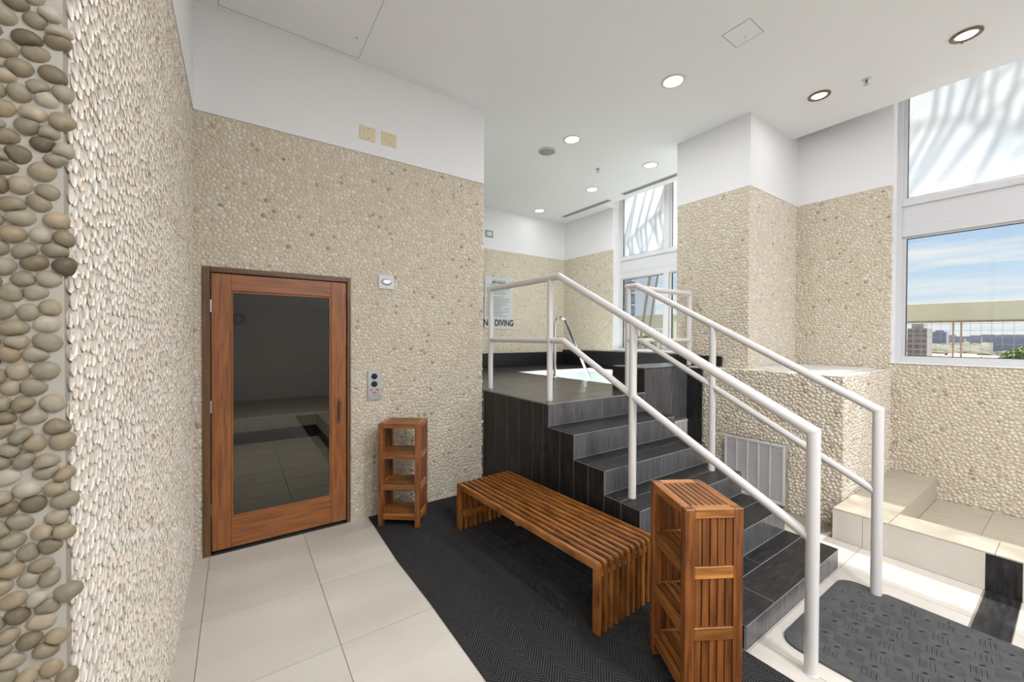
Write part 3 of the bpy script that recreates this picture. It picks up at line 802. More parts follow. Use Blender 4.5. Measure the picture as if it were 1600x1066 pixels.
grille('wall_grille', 'small white louvred grille low on the black plinth behind the steps', (3.60, 2.399, 0.40), 'X', 0.362, 0.40, 0.647, 4, 16)

# --- pebbled planter block
pt = thing('pebbled_planter', 'chest-high pebble-clad block with a white slab top between stairs and window', 'planter', (0, 0, 0))
QX, QY0, QZ = 3.925, 1.09, 1.20
box('core', QX, QY0+0.0, 0, WX-0.02, 1.904, QZ, M_grout, pt); box('core', QX, 1.904, 0, PX-0.004, 2.399, QZ, M_grout, pt)
EXV = [(2.235-1.995-0.01+0.0, 0.04, 2.235-1.475+0.01, 0.58)]
pebbles('pebble_cladding', pt, (QX, 2.235, 0), (0, -1, 0), (0, 0, 1), 2.235-QY0, QZ, 0.031, D=10, excl=EXV, m=M_pebble, height=0.009, near=(QX, QY0, 0.8), n_near=0)
pebbles('pebble_cladding', pt, (QX, QY0, 0.0), (1, 0, 0), (0, 0, 1), WX-QX-0.01, QZ, 0.031, D=10, m=M_pebble_light, height=0.009, excl=[(0, -1, 0.1, 0.0)])
pebbles('pebble_cladding', pt, (QX, QY0, QZ), (1, 0, 0), (0, 1, 0), WX-QX-0.02, 0.81, 0.031, D=8, m=M_pebble_light, height=0.0065, excl=[(0.30, 0.10, 1.4, 0.9)])
box('top_slab', QX+0.30, QY0+0.11, QZ, WX-0.02, 1.90, QZ+0.012, M_slab, pt, 0.002)

# --- granite upstands round the spa
def granite(label, *a):
    o = box('granite_upstand', *a, M_granite, None, 0.004); tag(o, label, 'upstand')
granite('long black granite upstand along the far pebbled wall of the spa', 2.0, 5.775, DZT+0.001, 5.205, 5.808, 1.222)
granite('black granite upstand under the spa alcove window', 5.205, 2.81, DZT+0.001, 5.238, 5.808, 1.262)
o = prism('granite_upstand', [], 0, 0, M_granite) if False else None
bm = bmesh.new()
prof = [(2.70, 1.212), (2.150, 1.212), (2.150, 1.295), (2.158, 1.308), (2.172, 1.312), (2.70, 1.312)]
va = [bm.verts.new((4.105, y, z)) for y, z in prof]; vb = [bm.verts.new((4.134, y, z)) for y, z in prof]
bm.faces.new(va); bm.faces.new(vb[::-1])
for i in range(6): bm.faces.new((va[i], vb[i], vb[(i+1) % 6], va[(i+1) % 6]))
bmesh.ops.recalc_face_normals(bm, faces=bm.faces[:])
tag(from_bm('granite_upstand', bm, M_granite), 'short black granite upstand with a rounded end on the pebbled pier', 'upstand')

# --- tiled foot basin and bench block
fb = thing('foot_basin', 'cream tiled kerb and raised block forming a foot basin under the window', 'basin', (0, 0, 0))
FZ = 0.232
box('core', 3.69, 0.775, -0.002, 5.235, 1.07, FZ-0.01, M_tilegrout, fb); box('core', 3.69, -1.2, -0.002, 3.92, 0.775, FZ-0.01, M_tilegrout, fb)
box('core', 3.92, -1.2, -0.002, 5.235, 0.775, 0.036, M_tilegrout, fb)
# block top / sides
box('top_tile', 3.68, 0.768, FZ-0.010, 4.40, 1.075, FZ, M_curbtile, fb, 0.001, origin=True)
box('top_tile', 4.403, 0.768, FZ-0.010, 5.24, 1.075, FZ, M_curbtile, fb, 0.001, origin=True)
box('block_tile', 3.952, 0.768, 0.047, 4.60, 0.778, FZ-0.0105, M_curbtile, fb, origin=True); box('block_tile', 4.603, 0.768, 0.047, 5.24, 0.778, FZ-0.0105, M_curbtile, fb, origin=True)
# kerb
ks = [0.766, 0.30, -0.27, -0.84]
for a, c in zip(ks[:-1], ks[1:]): box('kerb_tile', 3.68, c+.0012, FZ-0.010, 3.945, a-.0012, FZ, M_curbtile, fb, 0.001, origin=True)
fs = [(1.053, 0.905, M_tile), (0.903, 0.336, M_tile), (0.334, 0.199, M_black), (0.197, -0.37, M_tile), (-0.372, -0.84, M_tile)]
for a, c, mm in fs:
    o = box('kerb_face_tile', 3.68, c, 0.001, 3.69, a, FZ-0.0105, mm, fb, origin=True)
    if mm is M_black: o['label'] = 'near-black kerb face tile'
box('kerb_face_tile', 3.68, 1.053, 0.001, 3.69, 1.075, FZ-0.0105, M_tile, fb, origin=True)
box('kerb_end_tile', 3.68, 1.070, 0.001, 3.93, 1.078, FZ-0.0105, M_tile, fb, origin=True)
box('kerb_inner_tile', 3.935, -0.84, 0.046, 3.945, 0.766, FZ-0.0105, M_curbtile, fb, origin=True)
for k in range(5):
    ya = 0.766-0.33*k; box('basin_tile', 3.947, ya-0.328, 0.036, 4.59, ya, 0.046, M_curbtile, fb, origin=True); box('basin_tile', 4.593, ya-0.328, 0.036, 5.24, ya, 0.046, M_curbtile, fb, origin=True)

# ================================================================== RAILINGS
RR = 0.0265
def railing(label, X, extra):
    t = thing('handrail', label, 'railing', (X, 0.69, 0))
    L = lambda pts: [(x-X, y-0.69, z) for x, y, z in pts]
    tube('bottom_post', L([(X, 0.69, 0.0), (X, 0.69, 0.98)]), RR, M_rail, t, 20)
    top = [(X, 0.69, 0.98), (X, 0.69, 1.083), (X, 2.40, 1.985)]
    mid = [(X, 0.70, 0.608), (X, 2.345, 1.472)]
    if extra == 'level':
        top.append((X, 3.44, 1.985)); mid.append((X, 3.44, 1.472))
    else:
        top += [(X, 2.50, 1.985), (X+1.030, 2.50, 1.985)]; mid += [(X, 2.50, 1.472), (X+1.030, 2.50, 1.472)]
    tube('top_rail', L(top), RR, M_rail, t, 20)
    tube('middle_rail', L(mid), RR*0.86, M_rail, t, 16)
    tube('post', L([(X, 1.676, NOSE[2][1]), (X, 1.676, 1.606)]), RR*0.95, M_rail, t, 16)
    if extra == 'level':
        tube('post', L([(X, 2.51, DZT), (X, 2.51, 1.975)]), RR*0.95, M_rail, t, 16)
        tube('post', L([(X, 3.44, DZT), (X, 3.44, 1.985)]), RR*0.95, M_rail, t, 16)
    else:
        tube('post', L([(X, 2.50, DZT), (X, 2.50, 1.985)]), RR*0.95, M_rail, t, 16)
        tube('post', L([(X+1.030, 2.50, BZ), (X+1.030, 2.50, 1.985)]), RR*0.95, M_rail, t, 16)
    cl = lathe('base_collar', [(0.031, 0), (0.030, 0.004), (0.0265, 0.006)], M_rail, t, 20)
    return t
railing('white two-rail handrail on the near side of the stairs, beside the bench', 2.112, 'level')
railing('white two-rail handrail on the window side of the stairs, turning over the plinth', 3.072, 'turn')
cr = thing('pool_grab_rail', 'polished steel grab rail arching over the spa pool edge', 'rail', (3.379, 3.914, DZT))
pts = [(0, 0, 0), (0, 0, 0.70), (0.055, 0, 0.765), (0.11, 0, 0.785), (0.17, 0, 0.76), (0.21, 0, 0.69), (0.66, 0, -0.10)]
P = fillet(pts, 0.03, 3)
tube('grab_bar', P, 0.020, M_chrome, cr, 14)
lathe('flange', [(0.05, 0), (0.048, 0.008), (0.03, 0.016), (0.023, 0.02)], M_chrome, cr, 20)

# ================================================================== TEAK BENCH AND STANDS
M_slatwood = mat('teak_slat', rough=0.36)
add_noise_color(M_slatwood, (0.13, 0.042, 0.009), (0.44, 0.172, 0.040), 5.5, (11, 1.3, 1.3), 5, lo=0.3, hi=0.72, bump=0.12, bdist=0.0008, per_obj=0.18)
bn = thing('slatted_bench', 'long low teak slatted bench on the charcoal carpet beside the stairs', 'bench', (1.478, 1.372, 0.006), math.radians(3.2))
BL, BW, BH, n_s, sw = 1.405, 0.495, 0.361, 11, 0.030
for i in range(n_s):
    u = i*(BW-sw)/(n_s-1)
    bm = bmesh.new()
    # inverted U profile in y,z with rounded shoulders
    def arc(cy, cz, r, a0, a1, n=4): return [(cy+r*math.cos(a0+(a1-a0)*k/n), cz+r*math.sin(a0+(a1-a0)*k/n)) for k in range(n+1)]
    r = 0.018; lt = 0.042; tt = 0.040
    loop = [(0, 0)] + arc(r, BH-r, r, math.pi, math.pi/2) + arc(BL-r, BH-r, r, math.pi/2, 0) + [(BL, 0), (BL-lt, 0), (BL-lt, BH-tt), (lt, BH-tt), (lt, 0)]
    va = [bm.verts.new((u, y, z)) for y, z in loop]; vb = [bm.verts.new((u+sw, y, z)) for y, z in loop]
    bm.faces.new(va); bm.faces.new(vb[::-1]); n = len(loop)
    for k in range(n): bm.faces.new((va[k], vb[k], vb[(k+1) % n], va[(k+1) % n]))
    bmesh.ops.recalc_face_normals(bm, faces=bm.faces[:])
    es = [e for e in bm.edges if abs(e.verts[0].co.x-e.verts[1].co.x) < 1e-5]
    bmesh.ops.bevel(bm, geom=es, offset=0.0045, segments=2, affect='EDGES')
    from_bm('slat', bm, M_slatwood, bn)
for y in (0.006, BL/2-0.02, BL-0.036): 
    box('spacer_rail', 0.03, y if y < 1 else BL-0.040, BH-0.075, BW-0.03, (y if y < 1 else BL-0.040)+0.032, BH-0.042, M_teak[0], bn)
for y in (0.043, BL-0.043-0.02): box('stretcher', 0.028, y, 0.10, BW-0.028, y+0.02, 0.150, M_teak[0], bn, 0.002)

def stand(label, loc, ang):
    t = thing('slatted_stand', label, 'stand', loc, ang)
    L, W, H, p = 0.330, 0.242, 0.818-loc[2], 0.040
    zs = [(0.775, 0.818), (0.535, 0.578), (0.288, 0.333), (0.058, 0.102)]
    for x in (0, L-p):
        for y in (0, W-p): box('post', x, y, 0, x+p, y+p, H, M_teak[2], t, 0.003)
    for k, (z0, z1) in enumerate(zs):
        if k == 0:
            # top: side boards, end caps and slats flush with the post tops
            box('top_rail', p, 0.0, z0, L-p, p, H, M_teak[0], t, 0.002); box('top_rail', p, W-p, z0, L-p, W, H, M_teak[0], t, 0.002)
            for x in (0, L-p): box('end_rail', x, p, z0, x+p, W-p, H, M_teak[1], t, 0.002)
            zt, zb_ = H, H-0.014
        else:
            box('shelf_rail', p, 0.002, z0, L-p, 0.024, z1, M_teak[0], t, 0.002); box('shelf_rail', p, W-0.024, z0, L-p, W-0.002, z1, M_teak[0], t, 0.002)
            for x in (0.001, L-0.025): box('side_rail', x, p, z0-0.004, x+0.024, W-p, z1+0.002, M_teak[1], t, 0.002)
            zt, zb_ = z1-0.001, z1-0.014
        nsl = 6; y0, y1 = (p+0.003, W-p-0.003) if k == 0 else (0.026, W-0.026)
        pw = (y1-y0)/nsl
        x0, x1 = (p, L-p) if k == 0 else (0.026, L-0.026)
        for q in range(nsl):
            box('shelf_slat', x0, y0+q*pw+0.002, zb_, x1, y0+(q+1)*pw-0.003, zt, M_teak[0], t, 0.001)
    nsl = 5; pw = (W-2*p)/nsl
    for x in (0.006, L-0.018):
        for q in range(nsl):
            for za, zb2 in ((0.580, 0.775), (0.335, 0.531), (0.104, 0.284)):
                box('side_slat', x, p+q*pw+0.002, za, x+0.012, p+(q+1)*pw-0.003, zb2, M_teak[2], t, 0.001)
    return t
stand('teak slatted shelf stand against the pebble wall by the steam room door', (0.905, 3.150, 0.006), math.radians(-37.3))
stand('teak slatted shelf stand in the foreground at the near end of the bench', (1.628, 1.183, 0.006), math.radians(-120.4))

# ================================================================== CARPET AND MAT
cp = prism('chevron_carpet', [(0.885, -1.6), (1.995, -1.6), (1.995, 3.368), (0.89, 3.368), (0.876, 2.6), (0.889, 2.1)], 0.0, 0.006, M_carpet)
tag(cp, 'charcoal chevron-ribbed carpet runner under the bench', 'carpet')
mt = thing('rubber_mat', 'dark grey perforated rubber mat at the foot of the stairs', 'mat', (0, 0, 0))
mp = []
def arc2(cx, cy, r, a0, a1, n=7): return [(cx+r*math.cos(math.radians(a0+(a1-a0)*k/n)), cy+r*math.sin(math.radians(a0+(a1-a0)*k/n))) for k in range(n+1)]
MX0, MX1, MY0, MY1 = 2.212, 3.112, -0.75, 0.862
mp += arc2(MX1-0.09, MY1-0.09, 0.09, 0, 90) + arc2(MX0+0.09, MY1-0.09, 0.09, 90, 180) + [(MX0, MY0), (MX1, MY0)]
mp += [(MX1, 0.650)] + [(3.072+0.0305*math.cos(math.radians(a)), 0.69+0.0305*math.sin(math.radians(a))) for a in (-45, -90, -135, 180, 135, 90, 45)] + [(MX1, 0.730)]
prism('sheet', mp, 0.0005, 0.011, M_rubber, mt, 0.0)
bm = bmesh.new(); bh = bmesh.new()
cell = 0.098
for i in range(-14, 26):
    for j in range(-14, 26):
        cx, cy = 2.66+(i-j)*cell*0.7071, 0.05+(i+j)*cell*0.7071
        if not (MX0+0.075 < cx < MX1-0.075 and MY0+0.06 < cy < MY1-0.07): continue
        if math.hypot(cx-3.072, cy-0.69) < 0.09: continue
        ang = math.radians(8) if (i+j) % 2 else math.radians(98)
        for k in range(4):
            o_ = (k-1.5)*0.0165
            ax, ay = math.cos(ang), math.sin(ang)
            px, py = cx-ay*o_, cy+ax*o_
            hl, hw = 0.032, 0.0055
            q = [(px+ax*a-ay*b_, py+ay*a+ax*b_) for a, b_ in ((-hl, -hw), (hl, -hw), (hl, hw), (-hl, hw))]
            q2 = [(px+ax*a-ay*b_, py+ay*a+ax*b_) for a, b_ in ((-hl+.004, -hw*.4), (hl-.004, -hw*.4), (hl-.004, hw*.4), (-hl+.004, hw*.4))]
            lo_ = [bm.verts.new((x, y, 0.0108)) for x, y in q]; hi_ = [bm.verts.new((x, y, 0.0158)) for x, y in q2]
            bm.faces.new(hi_)
            for r_ in range(4): bm.faces.new((lo_[r_], lo_[(r_+1) % 4], hi_[(r_+1) % 4], hi_[r_]))
        hx, hy = cx+cell*0.5*0.7071+0.02, cy+cell*0.5*0.7071
        for (hx, hy) in ((cx, cy+0.066), (cx+0.063, cy+0.004)):
            if math.hypot(hx-3.072, hy-0.69) < 0.05 or not (MX0+0.03 < hx < MX1-0.03 and hy < MY1-0.03): continue
            vs = [bh.verts.new((hx+0.0065*math.cos(a*math.pi/4), hy+0.0065*math.sin(a*math.pi/4), 0.0113)) for a in range(8)]
            bh.faces.new(vs)
r1 = from_bm('raised_ribs', bm, M_rubber, mt); r1['kind'] = 'stuff'
r2 = from_bm('drain_holes', bh, M_hole, mt); r2['kind'] = 'stuff'

# ================================================================== SMALL WALL FITTINGS
def outlet(label, x0, z1):
    t = thing('wall_plate', label, 'wall plate', (x0, WY-0.012, z1-0.112), group='ivory plates above the door')
    box('plate', 0, -0.007, 0, 0.125, 0, 0.112, M_ivory, t, 0.003)
    for z in (0.022, 0.056, 0.092): lathe('screw', [(0.0045, 0), (0.003, 0.0015)], M_knob, t, 8, 'Y', (0.070 if z != 0.056 else 0.078, -0.007, z))
    box('insert', 0.035, -0.0085, 0.022, 0.090, -0.006, 0.090, M_ivory, t, 0.001)
outlet('ivory plastic wall plate high above the door, the left one of two', 0.819, 3.219)
outlet('ivory plastic wall plate high above the door, the right one of two', 0.996, 3.219)
t = thing('call_plate', 'square pale wall plate with an oval button, right of the door', 'wall plate', (0.974, 3.374, 1.900))
box('plate', 0, 0, 0, 0.132, 0.016, 0.120, M_platewhite, t, 0.003)
c = lathe('button', [(0.034, 0), (0.032, 0.006), (0.022, 0.012)], M_steel, t, 24, 'Y', (0.066, 0.0, 0.060)); c.scale = (1.35, 0.8, 1)
for x, z in ((0.066, 0.110), (0.066, 0.010)): lathe('screw', [(0.003, 0), (0.002, 0.0015)], M_knob, t, 8, 'Y', (x, 0.0, z))
t = thing('steam_control', 'brushed steel control panel with two black knobs, right of the door', 'control panel', (0.886, 3.374, 0.971))
box('face_plate', 0, 0, 0, 0.108, 0.016, 0.242, M_steel, t, 0.002)
for z in (0.197, 0.133):
    kb = empty('knob', (0.052, 0, z), 0, t)
    lathe('dial', [(0.025, 0), (0.024, 0.012), (0.016, 0.016)], M_knob, kb, 20, 'Y')
    box('pointer', -0.003, -0.022, -0.021, 0.003, -0.014, 0.021, M_knob, kb, 0.001)
box('label_strip', 0.020, -0.001, 0.078, 0.034, 0.002, 0.090, M_red, t); box('label_strip', 0.038, -0.001, 0.078, 0.062, 0.002, 0.090, M_yellow, t); box('label_strip', 0.068, -0.001, 0.079, 0.088, 0.002, 0.087, M_knob, t)
box('label_strip', 0.036, -0.001, 0.058, 0.072, 0.002, 0.066, M_red, t); box('label_strip', 0.030, -0.001, 0.042, 0.082, 0.002, 0.045, M_inkgrey, t)
for x in (0.010, 0.098):
    for z in (0.026, 0.222): lathe('screw', [(0.0035, 0), (0.002, 0.0015)], M_knob, t, 8, 'Y', (x, 0.0, z))
t = thing('wall_speaker_plate', 'small grey square plate high on the white wall of the spa alcove', 'wall plate', (3.455, 5.803, 3.197))
box('plate', 0, 0, 0, 0.15, 0.012, 0.115, M_slot, t, 0.003); box('insert', 0.03, -0.003, 0.025, 0.12, 0.001, 0.09, M_platewhite, t)

# rules sign on the far wall
sg = thing('spa_rules_sign', 'clear sheet sign with the spa rules and NO DIVING on the far pebble wall', 'sign', (3.44, 5.795, 1.64))
SW, SH = 0.565, 0.885
box('sheet', 0, 0, 0, SW, 0.004, SH, M_sheet, sg)
def text(name, body, size, x, z, m, parent, sx=1.0):
    cu = bpy.data.curves.new(name, 'FONT'); cu.body = body; cu.size = size; cu.align_x = 'CENTER'; cu.extrude = 0.0006; cu.offset = size*0.035
    o = bpy.data.objects.new(name, cu); COL.objects.link(o)
    bpy.context.view_layer.update()
    me = bpy.data.meshes.new_from_object(o); bpy.data.objects.remove(o)
    me.materials.append(m)
    q = bpy.data.objects.new(name, me); link(q, parent, (x, -0.0012, z)); q.rotation_euler = (math.pi/2, 0, 0); q.scale = (sx, 1, 1)
    return q
text('heading_lettering', 'SPA RULES', 0.058, SW/2, SH-0.105, M_ink, sg)
text('no_diving_lettering', 'NO DIVING', 0.150, SW/2, 0.055, M_ink, sg, 0.78)
bm = bmesh.new()
rr = random.Random(3)
z = SH-0.135
rows = 0
while z > 0.20:
    x = 0.03 if rows > 1 else 0.10
    end = rr.uniform(0.25, SW-0.03)
    if rows not in (7,):
        while x < end:
            w_ = rr.uniform(0.018, 0.05); bm_box(bm, x, -0.0014, z, min(x+w_, end+0.01), -0.0002, z+0.0095); x += w_+0.010
    z -= 0.0255; rows += 1
x = 0.16
while x < 0.40: bm_box(bm, x, -0.0014, SH-0.05, x+0.02, -0.0002, SH-0.042); x += 0.03
sp = from_bm('small_print', bm, M_inkgrey, sg); sp['kind'] = 'stuff'

# ================================================================== CEILING FITTINGS
def downlight(x, y, label, brass=False, power=1.0, light=True):
    t = thing('recessed_light', label, 'ceiling light', (x, y, CEIL), group=None)
    if brass:
        lathe('trim_ring', [(0.085, 0.0), (0.083, -0.010), (0.066, -0.014), (0.060, -0.006), (0.058, 0.0)], M_bronze, t, 32)
        lathe('lens', [(0.057, -0.001), (0.050, -0.007), (0.02, -0.009)], M_lens, t, 24)
        if y < 1:
            for a in (0.4, 2.4, 4.6): lathe('clip', [(0.006, -0.020), (0.006, -0.008)], M_bronze, t, 8, loc=(0.074*math.cos(a), 0.074*math.sin(a), 0))
    else:
        lathe('trim_ring', [(0.100, 0.0), (0.098, -0.006), (0.082, -0.009), (0.078, -0.003), (0.076, 0.0)], M_platewhite, t, 32)
        lathe('lens', [(0.076, -0.001), (0.06, -0.004), (0.02, -0.005)], M_lens, t, 24)
    if light:
        ld = bpy.data.lights.new('lamp', 'AREA'); ld.shape = 'DISK'; ld.size = 0.12; ld.energy = LAMP_POWER*power; ld.color = (0.94, 0.955, 1.0)
        lo = bpy.data.objects.new('lamp', ld); link(lo, t, (0, 0, -0.022))
downlight(3.095, 2.056, 'large white-trimmed recessed light over the stairs', power=0.5)
downlight(3.083, 3.301, 'white-trimmed recessed light beside the round ceiling speaker', power=0.6)
downlight(4.358, 3.211, 'white-trimmed recessed light near the spa window', power=0.6)
downlight(4.362, 4.234, 'white-trimmed recessed light over the middle of the pool', power=0.45)
downlight(4.343, 5.465, 'small-looking recessed light nearest the far spa wall', power=0.05)
downlight(4.357, 1.414, 'brass-trimmed recessed light beside the pier', True, 0.12)
downlight(4.357, 0.527, 'brass-trimmed recessed light with clips nearest the big window', True, 0.12)
for (x, y) in ((1.1, 1.9), (1.1, 0.3), (3.0, 0.2), (1.4, -1.4), (3.6, -1.4), (0.0, -2.6), (2.6, -3.0), (4.4, -2.8), (-0.9, -0.9)):
    pass
FILL_LIGHTS = [(3.09, -0.75, 0.3), (4.357, -0.75, 0.1), (1.8, -0.75, 3.0), (0.5, -0.75, 1.2), (3.09, -2.2, 2.0), (4.357, -2.2, 0.5), (1.8, -2.2, 3.0), (0.5, -2.2, 2.2)]  # fill lights added behind the camera, without fixtures
for i, (x, y, pw_) in enumerate(FILL_LIGHTS):
    ld = bpy.data.lights.new('lamp', 'AREA'); ld.shape = 'DISK'; ld.size = 0.15; ld.energy = LAMP_POWER*pw_; ld.color = (0.94, 0.955, 1.0)
    lo = bpy.data.objects.new('lamp', ld); lo.location = (x, y, CEIL-0.02); COL.objects.link(lo)

t = thing('ceiling_speaker', 'round grey ceiling speaker over the spa deck', 'speaker', (3.031, 3.674, CEIL))
lathe('rim', [(0.105, 0.0), (0.103, -0.010), (0.092, -0.014), (0.088, -0.008)], M_platewhite, t, 32)
lathe('mesh_cover', [(0.090, -0.004), (0.088, -0.014), (0.05, -0.018), (0.02, -0.019)], mat('speaker_mesh', (0.36, 0.36, 0.36), 0.6), t, 32)
def sprinkler(x, y, label):
    t = thing('fire_sprinkler', label, 'sprinkler', (x, y, CEIL), group=None)
    lathe('escutcheon', [(0.030, 0), (0.029, -0.004), (0.018, -0.010)], M_steel, t, 20)
    lathe('body', [(0.009, -0.008), (0.008, -0.030), (0.011, -0.034)], M_steel, t, 12)
    lathe('deflector', [(0.020, -0.044), (0.020, -0.046)], M_steel, t, 16)
    for s in (-1, 1): tube('yoke', [(s*0.009, 0, -0.030), (s*0.012, 0, -0.037), (s*0.004, 0, -0.045)], 0.002, M_steel, t, 6)
sprinkler(3.894, 3.679, 'small fire sprinkler in the ceiling over the pool')
sprinkler(4.416, 1.098, 'small fire sprinkler in the ceiling between the brass-trimmed lights')
def slot(x0, y0, x1, y1, label):
    L = y1-y0
    t = thing('slot_diffuser', label, 'vent', (x0, y0, CEIL), -math.atan2(x1-x0, L))
    w = 0.105
    box('frame', 0, 0, -0.006, 0.012, L, 0, M_vent, t); box('frame', w-0.012, 0, -0.006, w, L, 0, M_vent, t)
    box('frame', 0.012, 0, -0.006, w-0.012, 0.012, 0, M_vent, t); box('frame', 0.012, L-0.012, -0.006, w-0.012, L, 0, M_vent, t)
    box('slot_backing', 0.012, 0.012, -0.002, w-0.012, L-0.012, -0.0005, M_slot, t)
    for k in range(3): box('blade', 0.026+0.022*k, 0.012, -0.005, 0.036+0.022*k, L-0.012, -0.0022, M_slot, t)
slot(4.875, 4.39, 4.875, 5.50, 'narrow grey slot diffuser in the ceiling nearest the far spa wall')
slot(4.845, 2.69, 4.845, 4.11, 'narrow grey slot diffuser in the ceiling beside the spa window')
t = thing('ceiling_access_panel', 'small square white access panel outlined in the ceiling', 'access panel', (2.915, 1.351, CEIL))
box('panel', 0.006, 0.006, -0.0025, 0.206, 0.190, 0, M_ceil, t)
for q in ((0, 0, 0.212, 0.003), (0, 0.193, 0.212, 0.196), (0, 0, 0.003, 0.196), (0.209, 0, 0.212, 0.196)): box('gap', q[0], q[1], -0.0012, q[2], q[3], 0, M_slot, t)
lathe('latch', [(0.004, 0), (0.003, -0.004)], M_knob, t, 8, loc=(0.15, 0.10, -0.002))
t = thing('ceiling_hatch', 'large flush white hatch outlined in the ceiling over the door', 'access panel', (-0.10, 2.10, CEIL))
box('panel', 0.006, 0.006, -0.002, 0.894, 1.222, 0, M_ceil, t)
for q in ((0, 0, 0.90, 0.003), (0, 1.225, 0.90, 1.228), (0, 0, 0.003, 1.228), (0.897, 0, 0.90, 1.228)): box('gap', q[0], q[1], -0.001, q[2], q[3], 0, M_slot, t)
lathe('latch', [(0.005, 0), (0.004, -0.004)], M_knob, t, 8, loc=(0.83, 1.00, -0.002))

# ================================================================== OUTSIDE
M_concrete = mat('beige_render', (0.56, 0.55, 0.44), 0.85)
add_noise_color(M_concrete, (0.40, 0.395, 0.31), (0.47, 0.465, 0.37), 2.0, (1, 1, 1), 5)
M_terr = mat('terrace_paving', (0.36, 0.35, 0.32), 0.9)
M_wire = mat('galvanised_wire', (0.30, 0.30, 0.30), 0.5, metal=0.3)
M_rust = mat('rusty_post', (0.30, 0.20, 0.17), 0.7)
M_leaf = mat('tree_leaf', rough=0.7); add_noise_color(M_leaf, (0.03, 0.08, 0.008), (0.26, 0.36, 0.05), 1.2, (1, 1, 1), 4, coord='Object')
M_wood_far = mat('far_woodland', rough=0.9); add_noise_color(M_wood_far, (0.065, 0.07, 0.042), (0.13, 0.122, 0.09), 0.05, (1, 1, 1), 4)
M_ground = mat('far_ground', rough=0.9); add_noise_color(M_ground, (0.15, 0.14, 0.10), (0.24, 0.20, 0.165), 0.02, (1, 1, 1), 5)
M_roof = mat('terracotta_roof', rough=0.9); add_noise_color(M_roof, (0.26, 0.16, 0.13), (0.38, 0.27, 0.23), 0.3, (1, 1, 1), 4, per_obj=0.1)
M_blockwall = mat('pale_block_wall', (0.36, 0.34, 0.34), 0.8)
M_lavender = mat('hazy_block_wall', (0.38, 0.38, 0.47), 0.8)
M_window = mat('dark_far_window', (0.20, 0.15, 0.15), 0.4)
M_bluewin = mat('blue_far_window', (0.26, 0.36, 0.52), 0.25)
M_bark = mat('palm_bark', (0.20, 0.19, 0.15), 0.9)
M_frond = mat('palm_frond', (0.07, 0.13, 0.03), 0.6)

o = box('ground', 8.0, -400, -15.2, 2400, 1600, -15, M_ground); tag(o, kind='structure')
o = box('terrace', 5.47, -6, -0.4, 9.6, 9.5, -0.05, M_terr); tag(o, kind='structure')
o = box('added_sun_ledge', 5.475, -4.2, 2.66, 6.13, 1.10, 2.74, M_frame, None, 0.004); tag(o, 'white added unseen sunshade ledge outside the big window', 'sunblocker')  # unseen ledges, added to keep direct sun off the lower panes
o = box('added_sun_ledge', 5.475, 2.69, 2.66, 6.13, 4.60, 2.74, M_frame, None, 0.004); tag(o, 'white added unseen sunshade ledge outside the spa window', 'sunblocker')
# beam on posts with wire mesh below
bmt = thing('terrace_beam', 'beige rendered beam on twin posts spanning the terrace edge outside the big window', 'beam', (9.0, 0, 0), math.radians(8))
box('beam', -0.10, -5.0, 1.765, 0.16, 3.4, 2.045, M_concrete, bmt, 0.005)
box('drip_edge', -0.12, -5.0, 1.752, 0.16, 3.4, 1.765, M_bronze, bmt)
for py in (1.165, 1.085, -2.2, -2.28): box('post', -0.02, py-0.010, -0.05, 0.0, py+0.010, 1.752, M_rust, bmt)
wm = thing('wire_mesh_fence', 'fine square wire mesh fence below the terrace beam', 'fence', (9.06, 0, 0), math.radians(8))
bm = bmesh.new()
for k in range(84): y = -5+0.1*k; bm_box(bm, 0, y-0.0018, -0.05, 0.0036, y+0.0018, 1.75)
for k in range(18): z = 0.03+0.1*k; bm_box(bm, 0.0036, -5, z-0.0018, 0.0072, 3.4, z+0.0018)
w_ = from_bm('wires', bm, M_wire, wm); w_['kind'] = 'stuff'

# low wall, railing and planting outside the spa window
t = thing('garden_wall', 'pale beige rendered wall outside the spa window', 'wall', (9.0, 5.9, 0))
box('wall', 0, 0, -0.4, 0.15, 3.5, 2.06, M_concrete, t); box('coping', -0.03, -0.02, 2.06, 0.18, 3.5, 2.10, M_concrete, t)
t = thing('balcony_railing', 'white picket railing in front of the beige wall outside the spa window', 'railing', (8.6, 5.8, 0))
box('handrail', 0, 0, 1.70, 0.04, 1.7, 1.74, M_frame, t); box('bottom_rail', 0, 0, 0.9, 0.04, 1.7, 0.94, M_frame, t)
for k in range(15): box('picket', 0.01, 0.03+0.115*k, 0.94, 0.03, 0.055+0.115*k, 1.70, M_frame, t)

def blob_tree(name, label, cat, cx, cy, cz, R, n, seed, leaf, group=None, trunk=True):
    rd = random.Random(seed)
    t = thing(name, label, cat, (cx, cy, cz), 0, group)
    bm = bmesh.new()
    for k in range(n):
        th, ph = rd.uniform(0, 6.283), rd.uniform(-0.3, 1.3)
        r = R*rd.uniform(0.55, 1.0)
        p = Vector((r*math.cos(th)*math.cos(ph), r*math.sin(th)*math.cos(ph), r*0.75*math.sin(ph)+R*0.3))
        # one leaf clump: three crossed leaf blades
        for b_ in range(3):
            d = Vector((rd.gauss(0, 1), rd.gauss(0, 1), rd.gauss(0, 0.6))).normalized()
            s_ = d.cross(Vector((rd.gauss(0, 1), rd.gauss(0, 1), rd.gauss(0, 1)))).normalized()
            vs = [bm.verts.new(p + d*leaf*a + s_*leaf*b2) for a, b2 in ((-1, 0), (0, -0.45), (1, 0), (0, 0.45))]
            bm.faces.new(vs)
    f = from_bm('foliage', bm, M_leaf, t); f['kind'] = 'stuff'
    if trunk: tube('trunk', [(0, 0, -R*1.6), (0, 0, R*0.3)], R*0.08, M_bark, t, 8)
    return t
